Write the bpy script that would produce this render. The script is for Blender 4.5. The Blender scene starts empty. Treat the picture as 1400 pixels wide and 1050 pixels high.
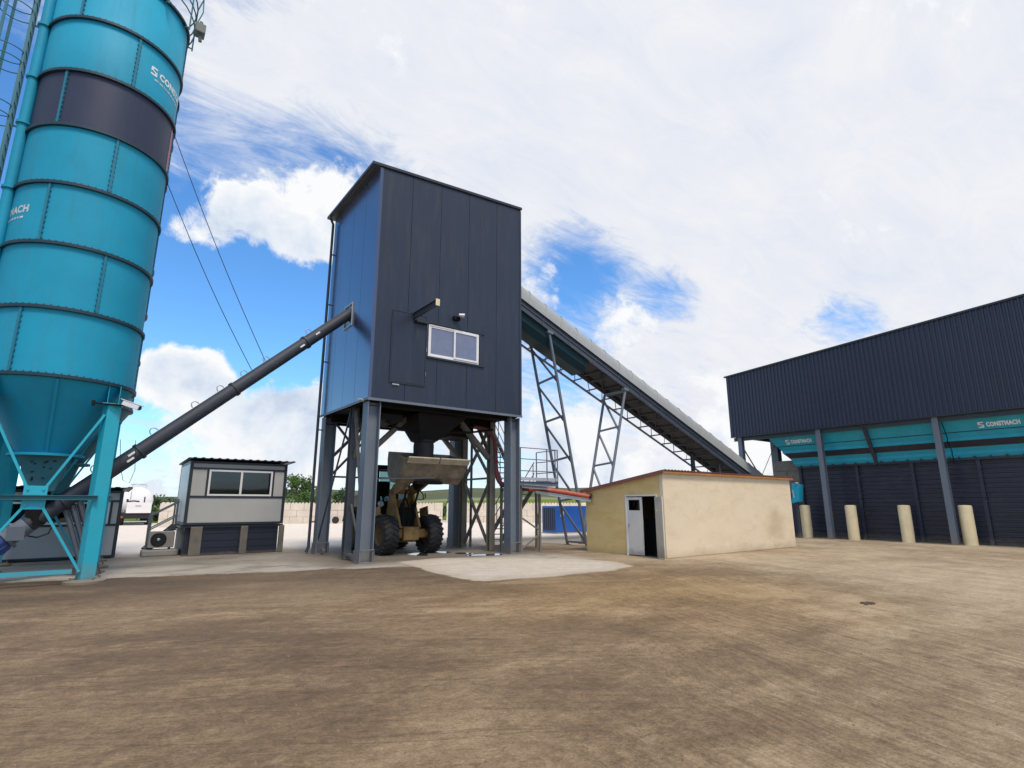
import bpy, math, random
from mathutils import Vector, Matrix
R = math.radians
PI = math.pi
sc = bpy.context.scene
col = sc.collection
rnd = random.Random(7)

def W(X, Y):            # metres right of / ahead of the viewpoint -> site axes (a along the tower front, b behind it)
    return (.8*X + .6*Y, -.6*X + .8*Y)

# ------------------------------------------------------------------ mesh helpers
class MB:
    def __init__(s):
        s.v = []; s.f = []; s.mi = []; s.sm = []
    def add(s, vs, fs, mi=0, smooth=False):
        n = len(s.v)
        s.v += [tuple(x) for x in vs]
        for f in fs:
            s.f.append(tuple(i+n for i in f)); s.mi.append(mi); s.sm.append(smooth)
        return s
    def hexa(s, p, mi=0):   # 4 bottom (ccw), 4 top
        return s.add(p, [(3,2,1,0),(4,5,6,7),(0,1,5,4),(1,2,6,5),(2,3,7,6),(3,0,4,7)], mi)
    def box(s, x0, y0, z0, x1, y1, z1, mi=0):
        x0,x1 = min(x0,x1),max(x0,x1); y0,y1=min(y0,y1),max(y0,y1); z0,z1=min(z0,z1),max(z0,z1)
        return s.hexa([(x0,y0,z0),(x1,y0,z0),(x1,y1,z0),(x0,y1,z0),(x0,y0,z1),(x1,y0,z1),(x1,y1,z1),(x0,y1,z1)], mi)
    def prism(s, poly, vec, mi=0):
        n = len(poly); vec = Vector(vec)
        a = [Vector(p) for p in poly]; b = [p+vec for p in a]
        nrm = Vector((0,0,0))
        for i in range(n):
            nrm += (a[i]-a[0]).cross(a[(i+1)%n]-a[0])
        if nrm.dot(vec) > 0: bot = tuple(range(n-1,-1,-1)); top = tuple(range(n,2*n)); fl=False
        else: bot = tuple(range(n)); top = tuple(range(2*n-1,n-1,-1)); fl=True
        fs=[bot,top]
        for i in range(n):
            j=(i+1)%n
            q=(i,j,n+j,n+i)
            fs.append(q[::-1] if fl else q)
        return s.add(a+b, fs, mi)
    def frame(s, p, q, up=(0,0,1)):
        p=Vector(p); q=Vector(q); d=(q-p).normalized(); u=Vector(up)
        if abs(d.dot(u))>.98: u=Vector((0,1,0)) if abs(d.y)<.9 else Vector((1,0,0))
        x=d.cross(u).normalized(); y=x.cross(d).normalized()
        return p,q,d,x,y
    def bar(s, p, q, w, h=None, up=(0,0,1), mi=0):
        h = w if h is None else h
        p,q,d,x,y = s.frame(p,q,up)
        poly=[p-x*w/2-y*h/2, p+x*w/2-y*h/2, p+x*w/2+y*h/2, p-x*w/2+y*h/2]
        return s.prism(poly, q-p, mi)
    def hbeam(s, p, q, w, h, t=.02, up=(0,0,1), mi=0):   # flanges w wide, depth h along 'up'
        p,q,d,x,y = s.frame(p,q,up)
        c=[(-w/2,-h/2),(w/2,-h/2),(w/2,-h/2+t),(t/2,-h/2+t),(t/2,h/2-t),(w/2,h/2-t),(w/2,h/2),(-w/2,h/2),(-w/2,h/2-t),(-t/2,h/2-t),(-t/2,-h/2+t),(-w/2,-h/2+t)]
        return s.prism([p+x*a+y*b for a,b in c], q-p, mi)
    def cbeam(s, p, q, w, h, t=.015, up=(0,0,1), mi=0, flip=False):
        p,q,d,x,y = s.frame(p,q,up)
        if flip: x=-x
        c=[(0,-h/2),(w,-h/2),(w,-h/2+t),(t,-h/2+t),(t,h/2-t),(w,h/2-t),(w,h/2),(0,h/2)]
        return s.prism([p+x*a+y*b for a,b in c], q-p, mi)
    def tube(s, p, q, r, r2=None, n=14, mi=0, cap=True):
        r2 = r if r2 is None else r2
        p,q,d,x,y = s.frame(p,q)
        A=[p+(x*math.cos(2*PI*i/n)+y*math.sin(2*PI*i/n))*r for i in range(n)]
        B=[q+(x*math.cos(2*PI*i/n)+y*math.sin(2*PI*i/n))*r2 for i in range(n)]
        s.add(A+B, [(i,(i+1)%n,n+(i+1)%n,n+i)[::-1] for i in range(n)], mi, True)
        if cap:
            s.add(A,[tuple(range(n))],mi); s.add(B,[tuple(range(n-1,-1,-1))],mi)
        return s
    def pipe(s, pts, r, n=8, mi=0):
        pts=[Vector(p) for p in pts]; rings=[]; px=None
        for i,p in enumerate(pts):
            d=(pts[min(i+1,len(pts)-1)]-pts[max(i-1,0)]).normalized()
            if px is None:
                u=Vector((0,0,1)) if abs(d.z)<.95 else Vector((1,0,0))
                x=d.cross(u).normalized()
            else:
                x=(px-d*px.dot(d)).normalized()
            y=d.cross(x); px=x
            rings.append([p+(x*math.cos(2*PI*k/n)+y*math.sin(2*PI*k/n))*r for k in range(n)])
        vs=[v for rg in rings for v in rg]; fs=[]
        for i in range(len(pts)-1):
            for k in range(n):
                fs.append((i*n+k,i*n+(k+1)%n,(i+1)*n+(k+1)%n,(i+1)*n+k))
        s.add(vs,fs,mi,True)
        s.add(rings[0],[tuple(range(n-1,-1,-1))],mi); s.add(rings[-1],[tuple(range(n))],mi)
        return s
    def lathe(s, prof, c=(0,0,0), n=32, a0=0, a1=2*PI, mi=0, smooth=True, axis='z'):
        full = abs(a1-a0-2*PI)<1e-6
        m = n if full else n+1
        vs=[]; fs=[]
        for (r,z) in prof:
            for i in range(m):
                t=a0+(a1-a0)*i/n
                if axis=='z': q=(c[0]+r*math.cos(t), c[1]+r*math.sin(t), c[2]+z)
                elif axis=='x': q=(c[0]+z, c[1]+r*math.cos(t), c[2]+r*math.sin(t))
                else: q=(c[0]+r*math.sin(t), c[1]+z, c[2]+r*math.cos(t))
                vs.append(q)
        for j in range(len(prof)-1):
            for i in range(n):
                k=(i+1)%m if full else i+1
                fs.append((j*m+i, j*m+k, (j+1)*m+k, (j+1)*m+i))
        return s.add(vs,fs,mi,smooth)
    def disc(s, c, r, n=20, axis='z', mi=0, flip=False):
        vs=[]
        for i in range(n):
            t=2*PI*i/n
            if axis=='z': vs.append((c[0]+r*math.cos(t),c[1]+r*math.sin(t),c[2]))
            elif axis=='x': vs.append((c[0],c[1]+r*math.cos(t),c[2]+r*math.sin(t)))
            else: vs.append((c[0]+r*math.sin(t),c[1],c[2]+r*math.cos(t)))
        f=tuple(range(n))
        return s.add(vs,[f[::-1] if flip else f],mi)
    def xf(s, fn):
        s.v=[tuple(fn(Vector(p))) for p in s.v]; return s
    def build(s, name, mats, parent=None, base=None, bev=0, label=None):
        if base is None and parent is not None: base = wloc(parent)
        if base is None: base=(0,0,0)
        b=Vector(base)
        me=bpy.data.meshes.new(name)
        me.from_pydata([tuple(Vector(p)-b) for p in s.v],[],s.f)
        if not isinstance(mats,(list,tuple)): mats=[mats]
        for m in mats: me.materials.append(m)
        me.polygons.foreach_set('material_index', s.mi)
        me.polygons.foreach_set('use_smooth', s.sm)
        me.update()
        o=bpy.data.objects.new(name,me); col.objects.link(o)
        if parent is not None: o.parent=parent
        else: o.location=b
        if bev:
            md=o.modifiers.new('bevel','BEVEL'); md.width=bev; md.segments=2; md.limit_method='ANGLE'; md.angle_limit=R(50)
        if label: o['label']=label
        return o

def wloc(o):
    v=Vector((0,0,0))
    while o is not None:
        v+=Vector(o.location); o=o.parent
    return v

def tag(o,label=None,cat=None,group=None,kind=None):
    if label: o['label']=label
    if cat: o['category']=cat
    if group: o['group']=group
    if kind: o['kind']=kind
    return o
def thing(name,label,cat,loc,rz=0,group=None):
    o=bpy.data.objects.new(name,None); col.objects.link(o)
    o.location=loc; o.rotation_euler=(0,0,rz); o.empty_display_size=.3
    return tag(o,label,cat,group)
def copy_tree(o,parent=None):
    c=o.copy(); col.objects.link(c)
    if parent is not None: c.parent=parent
    for ch in list(o.children): copy_tree(ch,c)
    return c

# ------------------------------------------------------------------ materials
def newmat(name):
    m=bpy.data.materials.new(name); m.use_nodes=True
    nt=m.node_tree; return m,nt,nt.nodes,nt.links,nt.nodes['Principled BSDF']
def paint(name, c, rough=.5, var=.12, scale=1.2, metal=0, dirt=None, dirt_amt=.0, streak=False, bump=.0, spec=.5, fine=0., dust_z=None, coat=0, dlo=.5):
    """base colour with large-scale fading, streaky grime and fine grain, all with their own fixed place"""
    m,nt,N,L,B=newmat(name)
    tc=N.new('ShaderNodeTexCoord'); ge=N.new('ShaderNodeNewGeometry')
    n1=N.new('ShaderNodeTexNoise'); n1.inputs['Scale'].default_value=scale; n1.inputs['Detail'].default_value=6; n1.inputs['Roughness'].default_value=.65
    L.new(ge.outputs['Position'],n1.inputs['Vector'])
    mr=N.new('ShaderNodeMapRange'); mr.inputs[1].default_value=.3; mr.inputs[2].default_value=.7
    mr.inputs[3].default_value=1-var; mr.inputs[4].default_value=1+var
    L.new(n1.outputs['Fac'],mr.inputs[0])
    mul=N.new('ShaderNodeVectorMath'); mul.operation='SCALE'; mul.inputs[0].default_value=c
    L.new(mr.outputs[0],mul.inputs['Scale'])
    out=mul.outputs[0]
    if dirt_amt>0:
        n2=N.new('ShaderNodeTexNoise'); n2.inputs['Detail'].default_value=8; n2.inputs['Roughness'].default_value=.7
        mp=N.new('ShaderNodeMapping'); mp.inputs['Scale'].default_value=(3.2,3.2,.35) if streak else (1.6,1.6,1.6)
        L.new(ge.outputs['Position'],mp.inputs[0]); L.new(mp.outputs[0],n2.inputs['Vector']); n2.inputs['Scale'].default_value=1.5
        r2=N.new('ShaderNodeMapRange'); r2.inputs[1].default_value=dlo; r2.inputs[2].default_value=dlo+.28; r2.inputs[4].default_value=dirt_amt
        L.new(n2.outputs['Fac'],r2.inputs[0])
        mx=N.new('ShaderNodeMix'); mx.data_type='RGBA'; L.new(r2.outputs[0],mx.inputs[0]); L.new(out,mx.inputs[6]); mx.inputs[7].default_value=(*dirt,1)
        out=mx.outputs[2]
        rr=N.new('ShaderNodeMapRange'); rr.inputs[3].default_value=rough; rr.inputs[4].default_value=min(1,rough+.35); L.new(r2.outputs[0],rr.inputs[0]); L.new(rr.outputs[0],B.inputs['Roughness'])
    else:
        rr=N.new('ShaderNodeMapRange'); rr.inputs[1].default_value=.3; rr.inputs[2].default_value=.7; rr.inputs[3].default_value=rough*.85; rr.inputs[4].default_value=min(1,rough*1.2); L.new(n1.outputs['Fac'],rr.inputs[0]); L.new(rr.outputs[0],B.inputs['Roughness'])
    if dust_z:    # mud splash up to dust_z metres, a stain of its own
        sx=N.new('ShaderNodeSeparateXYZ'); L.new(ge.outputs['Position'],sx.inputs[0])
        n3=N.new('ShaderNodeTexNoise'); n3.inputs['Scale'].default_value=4; n3.inputs['Detail'].default_value=6; L.new(ge.outputs['Position'],n3.inputs['Vector'])
        ad=N.new('ShaderNodeMath'); ad.operation='MULTIPLY_ADD'; L.new(n3.outputs['Fac'],ad.inputs[0]); ad.inputs[1].default_value=dust_z*1.2; L.new(sx.outputs[2],ad.inputs[2])
        r3=N.new('ShaderNodeMapRange'); r3.inputs[1].default_value=dust_z*.35; r3.inputs[2].default_value=dust_z*1.5; r3.inputs[3].default_value=.75; r3.inputs[4].default_value=0; L.new(ad.outputs[0],r3.inputs[0])
        mx=N.new('ShaderNodeMix'); mx.data_type='RGBA'; L.new(r3.outputs[0],mx.inputs[0]); L.new(out,mx.inputs[6]); mx.inputs[7].default_value=(.22,.18,.13,1)
        out=mx.outputs[2]
    L.new(out,B.inputs['Base Color'])
    B.inputs['Metallic'].default_value=metal; B.inputs['Specular IOR Level'].default_value=spec
    if coat: B.inputs['Coat Weight'].default_value=coat; B.inputs['Coat Roughness'].default_value=.25
    if bump>0:
        n4=N.new('ShaderNodeTexNoise'); n4.inputs['Scale'].default_value=fine or 30; n4.inputs['Detail'].default_value=5; L.new(ge.outputs['Position'],n4.inputs['Vector'])
        bp=N.new('ShaderNodeBump'); bp.inputs['Strength'].default_value=bump; bp.inputs['Distance'].default_value=.03; L.new(n4.outputs['Fac'],bp.inputs['Height']); L.new(bp.outputs[0],B.inputs['Normal'])
    return m

M={}
M['teal']=paint('teal_paint',(.010,.305,.475),.62,.09,.7,dirt=(.06,.20,.25),dirt_amt=.45,streak=True,bump=.06,fine=5,spec=.3)
M['teal_lit']=paint('teal_leg_lit',(.018,.40,.53),.4,.06,1.,dirt=(.10,.22,.25),dirt_amt=.25,dust_z=.5)  # silo teal brightened as if lit, for legs and braces
M['teal_dark']=paint('dusty_teal',(.03,.17,.21),.6,.15,1.2,dirt=(.13,.14,.13),dirt_amt=.55)
M['ring']=paint('ring_flange',(.008,.036,.06),.55,.2,2.)
M['band']=paint('charcoal_band',(.028,.038,.078),.5,.08,.8,bump=.05,fine=5,spec=.35,dirt=(.055,.065,.09),dirt_amt=.3,streak=True)
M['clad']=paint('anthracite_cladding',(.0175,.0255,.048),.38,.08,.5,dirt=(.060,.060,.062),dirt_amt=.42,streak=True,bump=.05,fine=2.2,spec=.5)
M['clad_side']=paint('anthracite_sky_gloss',(.026,.042,.115),.22,.06,.5,bump=.02,fine=2.5,spec=.9,coat=.7)  # base pushed blue to imitate sky reflected in the side walls
M['trim']=paint('dark_trim',(.022,.028,.04),.4,.1,1.)
M['steel']=paint('grey_steel',(.135,.165,.205),.5,.1,1.4,dirt=(.2,.18,.15),dirt_amt=.3,streak=True,dust_z=.6)
M['steel_dk']=paint('dark_steel',(.05,.062,.08),.5,.15,1.4,dirt=(.12,.11,.1),dirt_amt=.35,dust_z=.4)
M['steel_dusty']=paint('dusty_steel',(.16,.15,.125),.7,.2,1.6,dirt=(.3,.26,.2),dirt_amt=.6,dust_z=1.2)
M['auger']=paint('auger_grey',(.028,.037,.054),.6,.12,1.5,dirt=(.075,.085,.095),dirt_amt=.4)
M['plinth']=paint('dark_navy_sheet',(.012,.017,.034),.5,.1,1.,dust_z=.12)
M['teal_joint']=paint('teal_joint',(.012,.17,.26),.6,.1,2.)
M['under']=paint('black_steel',(.009,.009,.01),.75,.2,2.,dirt=(.026,.023,.02),dirt_amt=.45,spec=.2)
M['galv']=paint('galvanised',(.45,.47,.5),.45,.1,3.,metal=.3)
M['white']=paint('white_frame',(.75,.75,.76),.4,.04,2.)
M['decal']=paint('white_lettering',(.74,.8,.82),.5,.08,3.)
M['decal_old']=paint('weathered_lettering',(.50,.60,.64),.55,.2,6.)
M['red_decal']=paint('faded_red',(.45,.16,.22),.5,.25,5.)
M['cover']=paint('grey_hood',(.33,.355,.355),.55,.08,1.5,dirt=(.33,.34,.33),dirt_amt=.45)
M['beam']=paint('conveyor_steel',(.055,.07,.098),.5,.1,1.5,dirt=(.12,.12,.12),dirt_amt=.35)
M['pan']=paint('dark_teal_pan',(.010,.040,.053),.6,.1,1.,spec=.25)
M['belt']=paint('dusty_rubber',(.042,.046,.054),.8,.2,2.,dirt=(.10,.10,.105),dirt_amt=.45)
M['slat']=paint('navy_slats',(.024,.031,.055),.40,.12,.8,dirt=(.085,.085,.09),dirt_amt=.5,streak=False,dust_z=.35)
M['pier']=paint('dark_concrete',(.17,.155,.13),.85,.2,2.5,dirt=(.09,.08,.07),dirt_amt=.5,bump=.3,fine=18)
M['slab_post']=paint('raw_concrete',(.30,.28,.25),.85,.2,2.5,bump=.3,fine=18)
M['clad_shed']=paint('navy_corrugated',(.027,.037,.068),.42,.08,.5,dirt=(.05,.06,.08),dirt_amt=.3,streak=True)
M['teal_bin']=paint('teal_bin_paint',(.011,.345,.47),.5,.1,1.,dirt=(.03,.2,.26),dirt_amt=.4,streak=True)
M['bollard']=paint('yellow_concrete',(.74,.62,.38),.8,.1,2.,dirt=(.36,.3,.2),dirt_amt=.5,streak=True,bump=.2,fine=18)
M['blocks']=paint('pale_concrete_block',(.66,.585,.49),.85,.13,.8,dirt=(.4,.36,.3),dirt_amt=.4,bump=.2,fine=14)
M['panel']=paint('grey_white_panel',(.43,.44,.43),.5,.04,1.,dirt=(.38,.37,.34),dirt_amt=.25,streak=True)
M['ac']=paint('shaded_casing',(.30,.28,.26),.6,.1,3.,dirt=(.2,.18,.15),dirt_amt=.5)  # casing colour darkened for the shade it stands in
M['roofdk']=paint('dark_roof_sheet',(.035,.035,.05),.5,.15,1.)
M['roofred']=paint('faded_red_sheet',(.24,.10,.08),.6,.2,1.,dirt=(.17,.13,.12),dirt_amt=.6)
M['edge']=paint('rusty_edge',(.38,.17,.05),.7,.25,3.)
M['tyre']=paint('tyre_rubber',(.018,.018,.019),.75,.2,4.,dirt=(.09,.075,.06),dirt_amt=.45)
M['yellow']=paint('muddy_yellow',(.35,.205,.055),.6,.2,4,dirt=(.075,.058,.04),dirt_amt=.93,bump=.25,fine=14,dlo=.43)
M['rim']=paint('mud_caked_rim',(.14,.095,.04),.7,.2,3.,dirt=(.06,.05,.04),dirt_amt=.8)
M['lip']=paint('scoured_lip_steel',(.33,.29,.21),.5,.2,4.,dirt=(.18,.15,.11),dirt_amt=.6)
M['bucket']=paint('worn_bucket_steel',(.13,.11,.085),.62,.3,3.,dirt=(.33,.28,.2),dirt_amt=.8,dlo=.44,bump=.15,fine=12)
M['dullbox']=paint('dull_grey_green',(.17,.19,.18),.7,.1,2.)
M['black']=paint('black_plastic',(.012,.012,.013),.5,.1,2.)
M['blue']=paint('blue_motor',(.03,.07,.25),.45,.15,2.,dirt=(.12,.12,.13),dirt_amt=.4)
M['bluebox']=paint('blue_container',(.015,.10,.42),.4,.08,1.)
M['red']=paint('red_hose',(.40,.07,.035),.5,.15,4.,dirt=(.2,.1,.07),dirt_amt=.4)
M['maroon']=paint('maroon_hose',(.14,.03,.035),.55,.15,4.)
M['door']=paint('white_door',(.70,.69,.66),.45,.05,2.,dirt=(.45,.42,.36),dirt_amt=.35,streak=True,dust_z=.3)
M['doordirty']=paint('grubby_door',(.62,.59,.50),.5,.08,2.,dirt=(.40,.34,.22),dirt_amt=.6,streak=True,dust_z=.5)
M['tank']=paint('white_tank',(.80,.78,.78),.4,.04,1.)
M['interior']=paint('dim_interior',(.02,.02,.022),.8,.1,1.)
M['paper']=paint('white_box',(.6,.6,.6),.6,.05,1.)
M['stone']=paint('loose_stone',(.23,.18,.125),.9,.3,8.)
M['bark']=paint('bark',(.08,.055,.035),.9,.3,6.)

# glass
def glass(name,tint,rough=.03,fac=.82):
    m,nt,N,L,B=newmat(name)
    tr=N.new('ShaderNodeBsdfTransparent'); tr.inputs[0].default_value=(*tint,1)
    gl=N.new('ShaderNodeBsdfGlossy'); gl.inputs['Roughness'].default_value=rough; gl.inputs[0].default_value=(.9,.95,1,1)
    fr=N.new('ShaderNodeFresnel'); fr.inputs[0].default_value=1.5
    mp=N.new('ShaderNodeMapRange'); mp.inputs[3].default_value=.02; mp.inputs[4].default_value=.9; L.new(fr.outputs[0],mp.inputs[0])
    mx=N.new('ShaderNodeMixShader'); L.new(mp.outputs[0],mx.inputs[0]); L.new(tr.outputs[0],mx.inputs[1]); L.new(gl.outputs[0],mx.inputs[2])
    L.new(mx.outputs[0],N['Material Output'].inputs['Surface']); return m
M['glass']=glass('window_glass',(.36,.38,.40))
M['cabglass']=glass('cab_glass',(.42,.55,.54))
M['towerglass']=paint('sky_toned_pane',(.16,.18,.27),.12,.12,3.,spec=.9,dirt=(.22,.24,.31),dirt_amt=.5)  # lilac base colour stands in for sky mirrored in the tower panes

# plaster of the small house: yellowish on its gable end, paler with trowel marks along the side
def plaster(name,c1,c2,stain):
    m,nt,N,L,B=newmat(name)
    ge=N.new('ShaderNodeNewGeometry')
    mp=N.new('ShaderNodeMapping'); mp.inputs['Scale'].default_value=(.8,.8,1.7); L.new(ge.outputs['Position'],mp.inputs[0])
    n0=N.new('ShaderNodeTexNoise'); n0.inputs['Scale'].default_value=.9; n0.inputs['Detail'].default_value=4; L.new(mp.outputs[0],n0.inputs['Vector'])
    add=N.new('ShaderNodeVectorMath'); add.operation='MULTIPLY_ADD'; L.new(n0.outputs['Color'],add.inputs[0]); add.inputs[1].default_value=(1.4,1.4,1.4); L.new(mp.outputs[0],add.inputs[2])
    n1=N.new('ShaderNodeTexNoise'); n1.inputs['Scale'].default_value=1.1; n1.inputs['Detail'].default_value=8; n1.inputs['Roughness'].default_value=.62; L.new(add.outputs[0],n1.inputs['Vector'])
    cr=N.new('ShaderNodeValToRGB'); e=cr.color_ramp.elements
    e[0].position=.35; e[0].color=(*c1,1); e[1].position=.55; e[1].color=(*c2,1)
    L.new(n1.outputs['Fac'],cr.inputs[0])
    n2=N.new('ShaderNodeTexNoise'); n2.inputs['Scale'].default_value=.75; n2.inputs['Detail'].default_value=7; n2.inputs['Roughness'].default_value=.6; n2.inputs['Distortion'].default_value=.6; L.new(mp.outputs[0],n2.inputs['Vector'])
    # thin trowel-edge lines where the noise crosses a level
    ab=N.new('ShaderNodeMath'); ab.operation='SUBTRACT'; ab.inputs[1].default_value=.5; L.new(n2.outputs['Fac'],ab.inputs[0])
    ab2=N.new('ShaderNodeMath'); ab2.operation='ABSOLUTE'; L.new(ab.outputs[0],ab2.inputs[0])
    r=N.new('ShaderNodeMapRange'); r.inputs[1].default_value=.0; r.inputs[2].default_value=.035; r.inputs[3].default_value=.32; r.inputs[4].default_value=0; L.new(ab2.outputs[0],r.inputs[0])
    n3=N.new('ShaderNodeTexNoise'); n3.inputs['Scale'].default_value=1.9; n3.inputs['Detail'].default_value=3; L.new(ge.outputs['Position'],n3.inputs['Vector'])
    r3=N.new('ShaderNodeMapRange'); r3.inputs[1].default_value=.46; r3.inputs[2].default_value=.62; L.new(n3.outputs['Fac'],r3.inputs[0])
    mm=N.new('ShaderNodeMath'); mm.operation='MULTIPLY'; L.new(r.outputs[0],mm.inputs[0]); L.new(r3.outputs[0],mm.inputs[1])
    mx=N.new('ShaderNodeMix'); mx.data_type='RGBA'; L.new(mm.outputs[0],mx.inputs[0]); L.new(cr.outputs[0],mx.inputs[6]); mx.inputs[7].default_value=(*stain,1)
    out=mx.outputs[2]
    # one round damp stain near the far lower corner, and mud splash along the foot
    ds=N.new('ShaderNodeVectorMath'); ds.operation='DISTANCE'; ds.inputs[1].default_value=(21.9,11.66,.95); L.new(ge.outputs['Position'],ds.inputs[0])
    da=N.new('ShaderNodeMath'); da.operation='MULTIPLY_ADD'; L.new(n1.outputs['Fac'],da.inputs[0]); da.inputs[1].default_value=.9; L.new(ds.outputs['Value'],da.inputs[2])
    dr=N.new('ShaderNodeMapRange'); dr.inputs[1].default_value=.75; dr.inputs[2].default_value=1.35; dr.inputs[3].default_value=.4; dr.inputs[4].default_value=0; L.new(da.outputs[0],dr.inputs[0])
    m2=N.new('ShaderNodeMix'); m2.data_type='RGBA'; L.new(dr.outputs[0],m2.inputs[0]); L.new(out,m2.inputs[6]); m2.inputs[7].default_value=(.36,.26,.13,1); out=m2.outputs[2]
    sx=N.new('ShaderNodeSeparateXYZ'); L.new(ge.outputs['Position'],sx.inputs[0])
    fa=N.new('ShaderNodeMath'); fa.operation='MULTIPLY_ADD'; L.new(n1.outputs['Fac'],fa.inputs[0]); fa.inputs[1].default_value=.4; L.new(sx.outputs[2],fa.inputs[2])
    fr=N.new('ShaderNodeMapRange'); fr.inputs[1].default_value=.15; fr.inputs[2].default_value=.5; fr.inputs[3].default_value=.55; fr.inputs[4].default_value=0; L.new(fa.outputs[0],fr.inputs[0])
    m3=N.new('ShaderNodeMix'); m3.data_type='RGBA'; L.new(fr.outputs[0],m3.inputs[0]); L.new(out,m3.inputs[6]); m3.inputs[7].default_value=(.33,.25,.13,1); out=m3.outputs[2]
    L.new(out,B.inputs['Base Color']); B.inputs['Roughness'].default_value=.88
    bp=N.new('ShaderNodeBump'); bp.inputs['Strength'].default_value=.35; bp.inputs['Distance'].default_value=.03; L.new(n1.outputs['Fac'],bp.inputs['Height']); L.new(bp.outputs[0],B.inputs['Normal'])
    return m
M['plaster']=plaster('pale_plaster',(.68,.575,.41),(.725,.62,.45),(.53,.43,.29))
M['plaster_y']=plaster('yellow_plaster',(.68,.50,.20),(.74,.56,.26),(.52,.38,.15))

def leafmat(name,c1,c2):
    m,nt,N,L,B=newmat(name)
    oi=N.new('ShaderNodeNewGeometry'); n=N.new('ShaderNodeTexNoise'); n.inputs['Scale'].default_value=1.4; n.inputs['Detail'].default_value=5; L.new(oi.outputs['Position'],n.inputs['Vector'])
    cr=N.new('ShaderNodeValToRGB'); cr.color_ramp.elements[0].position=.35; cr.color_ramp.elements[0].color=(*c1,1); cr.color_ramp.elements[1].position=.65; cr.color_ramp.elements[1].color=(*c2,1)
    L.new(n.outputs['Fac'],cr.inputs[0]); L.new(cr.outputs[0],B.inputs['Base Color']); B.inputs['Roughness'].default_value=.6
    B.inputs['Transmission Weight'].default_value=0
    return m
M['leaf']=leafmat('leaf_green',(.05,.11,.022),(.11,.2,.04))
M['leaf2']=leafmat('leaf_deep_green',(.028,.065,.02),(.06,.12,.03))

# ------------------------------------------------------------------ lettering
def text_mb(body,width,height,bold=.03,ext=.004):
    cu=bpy.data.curves.new('t','FONT'); cu.body=body; cu.size=1; cu.offset=bold; cu.extrude=0; cu.space_character=1.08; cu.resolution_u=3
    o=bpy.data.objects.new('t',cu); col.objects.link(o)
    dg=bpy.context.evaluated_depsgraph_get(); me=bpy.data.meshes.new_from_object(o.evaluated_get(dg))
    vs=[v.co.copy() for v in me.vertices]; fs=[tuple(p.vertices) for p in me.polygons]
    bpy.data.objects.remove(o); bpy.data.curves.remove(cu); bpy.data.meshes.remove(me)
    x0=min(v.x for v in vs); x1=max(v.x for v in vs); y0=min(v.y for v in vs); y1=max(v.y for v in vs)
    mb=MB(); mb.add([((v.x-x0)/(x1-x0)*width,(v.y-y0)/(y1-y0)*height,0) for v in vs],fs)
    return mb
def wordmark(w,h,bold=.03):      # emblem followed by the maker's word, as on the panels
    mb=MB(); e=h*1.25
    # emblem: upright block with a slanted S-shaped cut
    def poly(ps): mb.add([(x*e,y*e-h*.12,0) for x,y in ps],[tuple(range(len(ps)))])
    poly([(0,.42),(.0,.9),(.1,1),(.72,1),(.72,.8),(.26,.8),(.26,.62)])
    poly([(.26,.62),(.72,.46),(.72,.38),(.46,.38),(.0,.55),(0,.60)][::1])
    poly([(.72,.58),(.72,.1),(.62,0),(0,0),(0,.2),(.46,.2),(.46,.40)])
    t=text_mb('CONSTMACH',w-e*1.0,h,bold)
    t.xf(lambda v:Vector((v.x+e*1.0,v.y,v.z)))
    mb.add(t.v,t.f); return mb

# ------------------------------------------------------------------ camera, sun, sky
cam=bpy.data.cameras.new('camera'); co=bpy.data.objects.new('camera',cam); col.objects.link(co); sc.camera=co
cam.sensor_width=36; cam.lens=746/1400*36; cam.clip_end=6000; cam.clip_start=.05
co.location=(0,0,1.7); co.rotation_euler=(R(90+12.46),0,-math.atan2(.6,.8))
TH=R(12.46)
def pixdir(px,py):      # direction on the sky in site axes
    x=(px-700)/746; yu=(525-py)/746
    X=x; Y=math.cos(TH)-yu*math.sin(TH); Z=math.sin(TH)+yu*math.cos(TH)
    a,b=W(X,Y); return Vector((a,b,Z)).normalized()

sun_W=Vector((.45,-.85)); sa,sb=W(*sun_W); sel=R(60)
sd=Vector((sa,sb,0)).normalized(); sdir=Vector((sd.x*math.cos(sel),sd.y*math.cos(sel),math.sin(sel)))
sl=bpy.data.lights.new('sun','SUN'); sl.energy=2.6; sl.angle=R(16); sl.color=(1,.86,.70)
so=bpy.data.objects.new('sun',sl); col.objects.link(so); so.rotation_euler=(-sdir).to_track_quat('-Z','Y').to_euler(); so.location=(0,0,60)

wd=bpy.data.worlds.new('World'); sc.world=wd; wd.use_nodes=True
nt=wd.node_tree; N=nt.nodes; L=nt.links; N.clear()
outw=N.new('ShaderNodeOutputWorld')
sky=N.new('ShaderNodeTexSky'); sky.sky_type='NISHITA'; sky.sun_disc=False; sky.sun_elevation=sel; sky.sun_rotation=math.atan2(sdir.x,sdir.y); sky.ozone_density=1.0; sky.dust_density=.3; sky.air_density=1.0
bg1=N.new('ShaderNodeBackground'); bg1.inputs[1].default_value=.15
sat=N.new('ShaderNodeHueSaturation'); sat.inputs['Saturation'].default_value=1.1; sat.inputs['Value'].default_value=1.0
tint=N.new('ShaderNodeVectorMath'); tint.operation='MULTIPLY'; tint.inputs[1].default_value=(.86,1.13,1.38); L.new(sky.outputs[0],tint.inputs[0]); L.new(tint.outputs[0],sat.inputs['Color']); L.new(sat.outputs[0],bg1.inputs[0])
tc=N.new('ShaderNodeTexCoord')
D=tc.outputs['Generated']
sep=N.new('ShaderNodeSeparateXYZ'); L.new(D,sep.inputs[0])
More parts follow.
